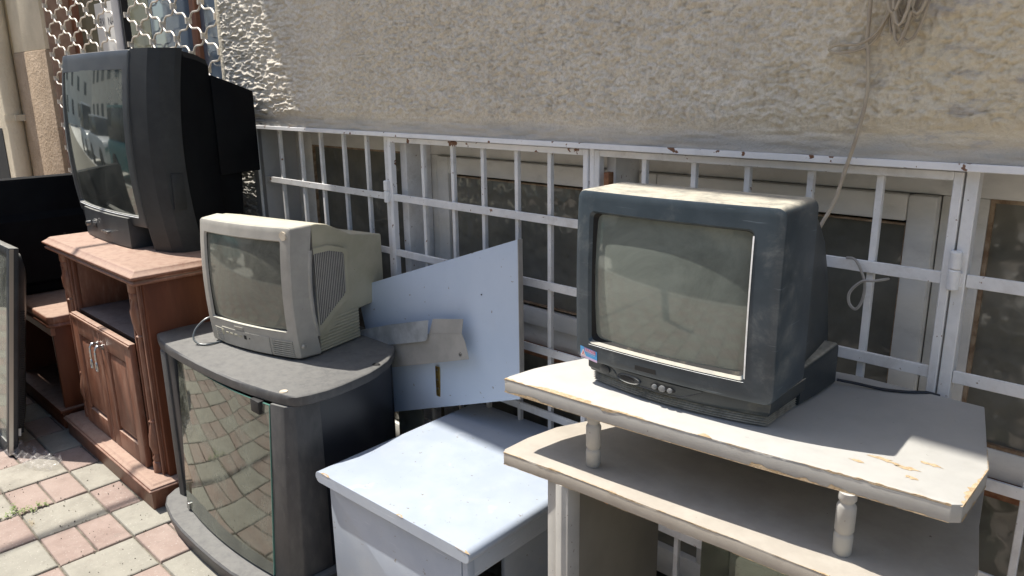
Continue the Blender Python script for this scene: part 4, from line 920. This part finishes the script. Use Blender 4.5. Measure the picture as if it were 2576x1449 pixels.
# ================================================================ SMALL GREY TELEVISION (middle)
t2 = thing("television", "dusty silver grey television with a yellowed back on the black television stand", "television", (-2.2, .961, .5905), R(12))
def l2(n, mb, mt, **k): return link(n, mb, mt, t2, local=True, **k)
def cv2(x, z): a = (x-.14)/.19; return -.002+.018*a*a+.014*((z-.20)/.19)**2
out2, in2 = (-.050, .336, .006, .385), (-.024, .303, .083, .349)
l2("front_shell", crt_front(out2, in2, .010, .006, cv2, .034, .007, .004), 'tvgrey', angle=28)
# chamfered collar behind the front
def yz(x0, x1, z0, z1, y, r=.006): return [(x, y, z) for x, z in rrect(x0, x1, z0, z1, r)]
def sw2(p): return p
cl2 = MB().loft([[(x, cv2(x, z)+.004, z) for x, z in rrect(-.0505, .3365, .0055, .3855, .010)], [(x, .075+.020*((z-.2)/.19)**2, z) for x, z in rrect(-.062, .350, .004, .388, .010)]], False, True)
l2("collar", cl2, 'tvgrey', angle=28)
l2("screen", crt_glass(in2, cv2, .022, .016), 'crt2')
l2("screen_gasket", MB().loft([[(x, cv2(x, z)+.0072, z) for x, z in rrect(in2[0]+.0035, in2[1]-.0035, in2[2]+.0035, in2[3]-.0035, .006)], [(x, cv2(x, z)+.018, z) for x, z in rrect(in2[0]+.008, in2[1]-.005, in2[2]+.007, in2[3]-.006, .010)]], False, False), 'rubber', smooth=False)
l2("sill_ledge", MB().grid(lambda u, v: (lambda x: (x, cv2(x, .086)-.0005+.0075*v, .0855+.002*v))(-.018+.316*u), 24, 1), 'tvgrey')
# rear shell with humped top
rs = MB().loft([yz(-.055, .344, .040, .384, .077+.0), yz(-.050, .341, .050, .385, .12), yz(-.040, .336, .065, .376, .165), yz(-.030, .330, .08, .350, .225), yz(-.022, .326, .09, .328, .27), yz(-.012, .324, .096, .306, .405)])
l2("rear_shell", rs, 'tvgreyback', angle=28)
rb = MB(); 
zl = []
for k in range(10): zl += [(.338, .006+k*.0095), (.338, .0115+k*.0095), (.334, .0125+k*.0095), (.334, .0145+k*.0095)]
rb.loft([[(-.05, .085, z), (x, .085, z), (x-.004, .275, z), (-.03, .275, z)] for x, z in zl])
l2("ribbed_base", rb, 'tvgreyback', smooth=False)
# side speaker frame and slats (on the right hand side)
def sidex(y, z): return .3435-.05*max(0, y-.08)+.002
sf_o = [(.082, .318), (.10, .322), (.16, .318), (.225, .298), (.238, .285), (.236, .150), (.225, .138), (.15, .095), (.10, .062), (.088, .060)]
sf_i = [(.094, .298), (.10, .302), (.16, .300), (.215, .285), (.222, .278), (.220, .165), (.212, .155), (.15, .118), (.105, .090), (.099, .090)]
mbf = MB().loft([[(sidex(y, z)-.006, y, z) for y, z in sf_o], [(sidex(y, z)+.0035, y, z) for y, z in [((a[0]*.8+b[0]*.2), (a[1]*.8+b[1]*.2)) for a, b in zip(sf_o, sf_i)]], [(sidex(y, z)+.0030, y, z) for y, z in sf_i], [(sidex(y, z)-.002, y, z) for y, z in sf_i]], False, False)
l2("speaker_frame", mbf, 'tvgreyback', angle=40)
l2("speaker_cavity", MB().add([(sidex(y, z)+.0014, y, z) for y, z in sf_i], [tuple(range(len(sf_i)))]), 'dark', smooth=False)  # flat near-black sheet in place of the shade behind the slats
sl = MB()
def zlim(y, poly):
    zs = []
    for i in range(len(poly)):
        (a, b), (c, d) = poly[i], poly[(i+1) % len(poly)]
        if (a-y)*(c-y) <= 0 and a != c: zs.append(b+(d-b)*(y-a)/(c-a))
    return (min(zs), max(zs)) if len(zs) > 1 else None
for k in range(17):
    y = .1008+k*.0073; zz_ = zlim(y, sf_i)
    if zz_: sl.box(sidex(y, 0)-.001, sidex(y, 0)+.0026, y-.0017, y+.0017, zz_[0], zz_[1])
l2("speaker_slats", sl, 'tvgrey', smooth=False)
tr = MB().loft([[(.3465+.0, y-.006, z), (.3525, y-.002, z), (.3525, y+.006, z), (.345, y+.009, z)] for y, z in ((.082, .315), (.076, .27), (.072, .20), (.076, .13), (.090, .062))])
l2("side_trim", tr, 'tvgrey', bevel=.001)
l2("side_knob", MB().loft([[(.3440+dx, .036+r*math.cos(q*math.pi/8), .045+r*math.sin(q*math.pi/8)) for q in range(16)] for r, dx in ((.007, -.002), (.0065, .0045), (.004, .006))]), 'tvgrey')
l2("round_sticker", MB().loft([[(.3125+.0125*math.cos(q*math.pi/14), cv2(.3125, .362)-d, .3625+.0125*math.sin(q*math.pi/14)) for q in range(28)] for d in (-.003, .0022)]), 'coin', angle=30)
def f2(x0, x1, z0, z1, d, nn=12): return MB().loft([[ (x, cv2(x, z0)-d, z0) for x in [x0+(x1-x0)*i/nn for i in range(nn+1)]]+[(x, cv2(x, z0)+.006, z0) for x in [x1-(x1-x0)*i/nn for i in range(nn+1)]], [(x, cv2(x, z1)-d, z1) for x in [x0+(x1-x0)*i/nn for i in range(nn+1)]]+[(x, cv2(x, z1)+.006, z1) for x in [x1-(x1-x0)*i/nn for i in range(nn+1)]]])
cpn = l2("control_flap", f2(.022, .232, .008, .062, .0022), 'tvgrey', angle=30)
for k in range(8): l2("rib", f2(.240, .316, .009+k*.0066, .0122+k*.0066, .0028), 'tvgrey', angle=30)
for k in range(7): l2("rib", f2(-.018, .018, .012+k*.0066, .0155+k*.0066, .0014), 'tvgrey', angle=30)
for k in range(4): l2("button", f2(.042+k*.021, .055+k*.021, .044, .0495, .0032, 3), 'tvgreyback', bevel=.0008).parent = cpn
l2("button", f2(.020, .030, .037, .055, .0030, 3), 'tvgreyback', bevel=.0008).parent = cpn
l2("sensor", f2(.128, .138, .040, .052, .0030, 3), 'dark').parent = cpn
l2("socket", f2(.150, .153, .043, .047, .0028, 2), 'dark').parent = cpn
bg_ = MB(); bg_.v, bg_.f, bg_.m = f2(.088, .128, .066, .075, .0022).v, f2(.088, .128, .066, .075, .0022).f, [0]*20
bg_.m = [0]*len(bg_.f)
badge = l2("badge", bg_, 'tvgrey')
lt = MB()
for k in range(7): 
    a = .0895+k*.0054; q = f2(a, a+.0038, .0712, .0745, .0034, 2); lt.add(q.v, q.f)
l2("badge_lettering", lt, 'chrome').parent = badge
crd = MB().tube(smoothpath([(-.045, .06, .075), (-.062, .02, .070), (-.073, -.012, .045), (-.068, -.028, .018), (-.045, -.026, .0045), (-.020, -.012, .0035), (-.012, .03, .003)]), .0030, 8)
l2("power_cord", crd, 'cordgrey')

# ================================================================ BIG CHARCOAL TELEVISION (left)
t1 = thing("television", "biggest charcoal television with a tall glossy screen on the brown cabinet", "television", (-2.97, .97, .8065))
def l1(n, mb, mt, **k): return link(n, mb, mt, t1, **k)      # built in world coordinates
def bow(z): return .034*((z-1.13)/.34)**2
def cv1(x, z): a = (x+3.03)/.33; return .950+.022*a*a+bow(z)
out1, in1 = (-3.360, -2.700, .888, 1.473), (-3.330, -2.735, .925, 1.412)
def topdroop(mb):
    return mb
l1("front_panel", topdroop(crt_front(out1, in1, .006, .006, cv1, 1.03, .014, .003)), 'tvblack', angle=30)
l1("screen", crt_glass(in1, cv1, .024, .020), 'crt1')
l1("sill_ledge", MB().grid(lambda u, v: (lambda x: (x, cv1(x, .925)-.0015+.012*v, .9215+.006*v))(-3.328+.591*u), 30, 1), 'litledge')  # bright line of sun on the lip, put in as colour
# faceted speaker sides
def facet(x0, y0, x1, y1, z0, z1, nz=14):
    return MB().grid(lambda u, v: (x0+(x1-x0)*u, y0+(y1-y0)*u+bow(z0+(z1-z0)*v), z0+(z1-z0)*v), 1, nz)
def side1(s):
    c = -3.03
    X_ = lambda x: x if s > 0 else 2*c-x
    pr = [(-2.712, .9785), (-2.6985, .9765), (-2.625, 1.003), (-2.598, 1.032), (-2.588, 1.077), (-2.5885, 1.098)]
    zt = 1.476
    loops = []
    for k in range(15):
        z = .8068+(zt-.8068)*k/14; b_ = bow(z)
        ring = [(X_(x), y+b_*(1 if i < 6 else 1), z) for i, (x, y) in enumerate(pr)]+[(X_(-2.74), 1.098+b_, z), (X_(-2.74), 1.03, z)]
        loops.append(ring)
    return MB().loft(loops)
for s in (1, -1):
    l1("speaker_side", side1(s), 'tvspk', angle=14, bevel=0)
l1("pedestal", MB().loft([[(x, y, z) for x, y in ([(-3.24+.44*i/16, .952+.012*((i-8)/8)**2+i_) for i in range(17)]+[(-2.80, 1.2), (-3.24, 1.2)])] for i_, z in ((.004, .8068), (0, .811), (0, .885), (.0, .915))]), 'tvblack', angle=30)
l1("mid_shell", MB().loft([[(x, y, z) for x, z in ((-3.46+d, .8068), (-2.5895-d, .8068), (-2.5895-d, zt-.02), (-2.605-d, zt), (-3.445+d, zt), (-3.46+d, zt-.02))] for y, zt, d in ((1.06, 1.470, .012), (1.135, 1.468, .002), (1.18, 1.458, .006), (1.222, 1.440, .016))]), 'tvback', angle=20)
l1("rear_shell", MB().loft([[(x, y, z) for x, z in ((-3.42+d, zb), (-2.594-d, zb), (-2.594-d, zt), (-3.42+d, zt))] for y, zb, zt, d in ((1.2225, 1.055, 1.392, .004), (1.30, 1.058, 1.364, .002), (1.370, 1.060, 1.336, 0))]), 'tvback', bevel=.004)
l1("rear_shell_low", MB().loft([[(x, y, z) for x, z in ((-3.36+d, .8068), (-2.66-d, .8068), (-2.63-d, zt), (-3.38+d, zt))] for y, zt, d in ((1.2225, 1.054, 0), (1.318, 1.054, .0))]), 'tvback', bevel=.004)
l1("side_flap", MB().box(-2.5915, -2.5855, 1.046, 1.086, .955, 1.075), 'tvspk', bevel=.0008)
def p1(x0, x1, z0, z1, d): return MB().box(x0, x1, .952-d, .962, z0, z1)
l1("power_button", MB().loft([[(-3.155+.009*math.cos(q*math.pi/8), y, .862+.009*math.sin(q*math.pi/8)) for q in range(16)] for y in (.952, .940, .937)]), 'chrome')
l1("sensor_window", p1(-3.125, -3.09, .850, .868, .0015), 'dark', bevel=.002)
for k in range(4): l1("button", MB().loft([[(-3.01+k*.016+.0042*math.cos(q*math.pi/6), y, .849+.0042*math.sin(q*math.pi/6)) for q in range(12)] for y in (.952, .9405)]), 'chrome')
bdg = MB()
for k in range(6): bdg.box(-3.102+k*.0072, -3.0975+k*.0072, cv1(-3.06, .905)-.003, cv1(-3.06, .905)+.003, .899, .909)
l1("badge", bdg, 'chrome', smooth=False)

# ================================================================ LITTER AND WEEDS
rb_ = random.Random(11)
def bag():
    def f(u, v):
        x = -3.27+.27*u; yy = .605+.055*u+.11*(v-.5)*(1-.35*u)+.012*math.sin(7*u+3*v)
        z = .012+.030*math.exp(-((v-.45)/.28)**2)*(.6+.4*math.sin(9*u+2*v))*(1-.6*u)+.008*math.sin(23*u)*math.sin(17*v)+.006*math.sin(41*u+9*v)
        return (x, yy, max(.003, z))
    return MB().grid(f, 44, 22)
tag(link("plastic_bag", bag(), 'bag', angle=60), "crumpled clear plastic film lying on the paving between the flat screen and the brown cabinet", "bag")
wd = MB(); 
for (cx, cy) in [(-2.772, .465), (-2.755, .50), (-2.756, .538), (-2.753, .448), (-2.745, .482), (-2.80, .478), (-2.735, .515), (-2.76, .42), (-2.75, .555)]:
    for k in range(26):
        a = rb_.uniform(0, 6.28); r = rb_.uniform(0, .016); x = cx+r*math.cos(a); y = cy+r*math.sin(a)*.8; z = rb_.uniform(.002, .016); s = rb_.uniform(.0025, .0055); t = rb_.uniform(0, 6.28)
        tl = rb_.uniform(-.6, .6)
        wd.add([(x+s*math.cos(t), y+s*math.sin(t), z), (x+s*.5*math.cos(t+1.57), y+s*.5*math.sin(t+1.57), z+s*tl), (x-s*math.cos(t), y-s*math.sin(t), z+s*tl), (x-s*.5*math.cos(t+1.57), y-s*.5*math.sin(t+1.57), z)], [(0, 1, 2, 3)])
tag(link("weeds", wd, 'weed', smooth=False), "low green weeds growing in the paving joints at the bottom left", "weeds", kind="stuff")
wd2 = MB()
for k in range(90):
    cx, cy = rb_.choice([(-2.668, .487), (-2.655, .49), (-2.745, .40), (-2.64, .486)]); a = rb_.uniform(0, 6.28); x = cx+rb_.uniform(-.02, .02); y = cy+rb_.uniform(-.006, .006); L_ = rb_.uniform(.006, .016)
    wd2.add([(x, y, .001), (x+.0012, y, .001), (x+L_*math.cos(a), y+L_*math.sin(a)*.6, rb_.uniform(.003, .012))], [(0, 1, 2)])
tag(link("dry_weeds", wd2, 'weeddry', smooth=False), "straw coloured dry weeds in the joint beside the green ones", "weeds", kind="stuff")
gm = MB()
for k in range(420):
    x = rb_.uniform(-3.3, -1.9); y = rb_.uniform(.25, .80); r0 = rb_.uniform(.0008, .0028)
    if rb_.random() < .45: x = -2.95+.2035*rb_.randint(-2, 4)+rb_.gauss(0, .006)
    gm.loft([[(x+r0*math.cos(a+k)*rb_.uniform(.7, 1.2), y+r0*math.sin(a+k)*rb_.uniform(.7, 1.2), -.001) for a in (0, 1.3, 2.6, 3.9, 5.1)], [(x+r0*.5*math.cos(a), y+r0*.5*math.sin(a), r0*.9) for a in (0, 1.3, 2.6, 3.9, 5.1)]])
tag(link("grit", gm, 'sand', smooth=False), "scattered grit and crumbs on the paving", "grit", kind="stuff")
bpy.context.view_layer.update()
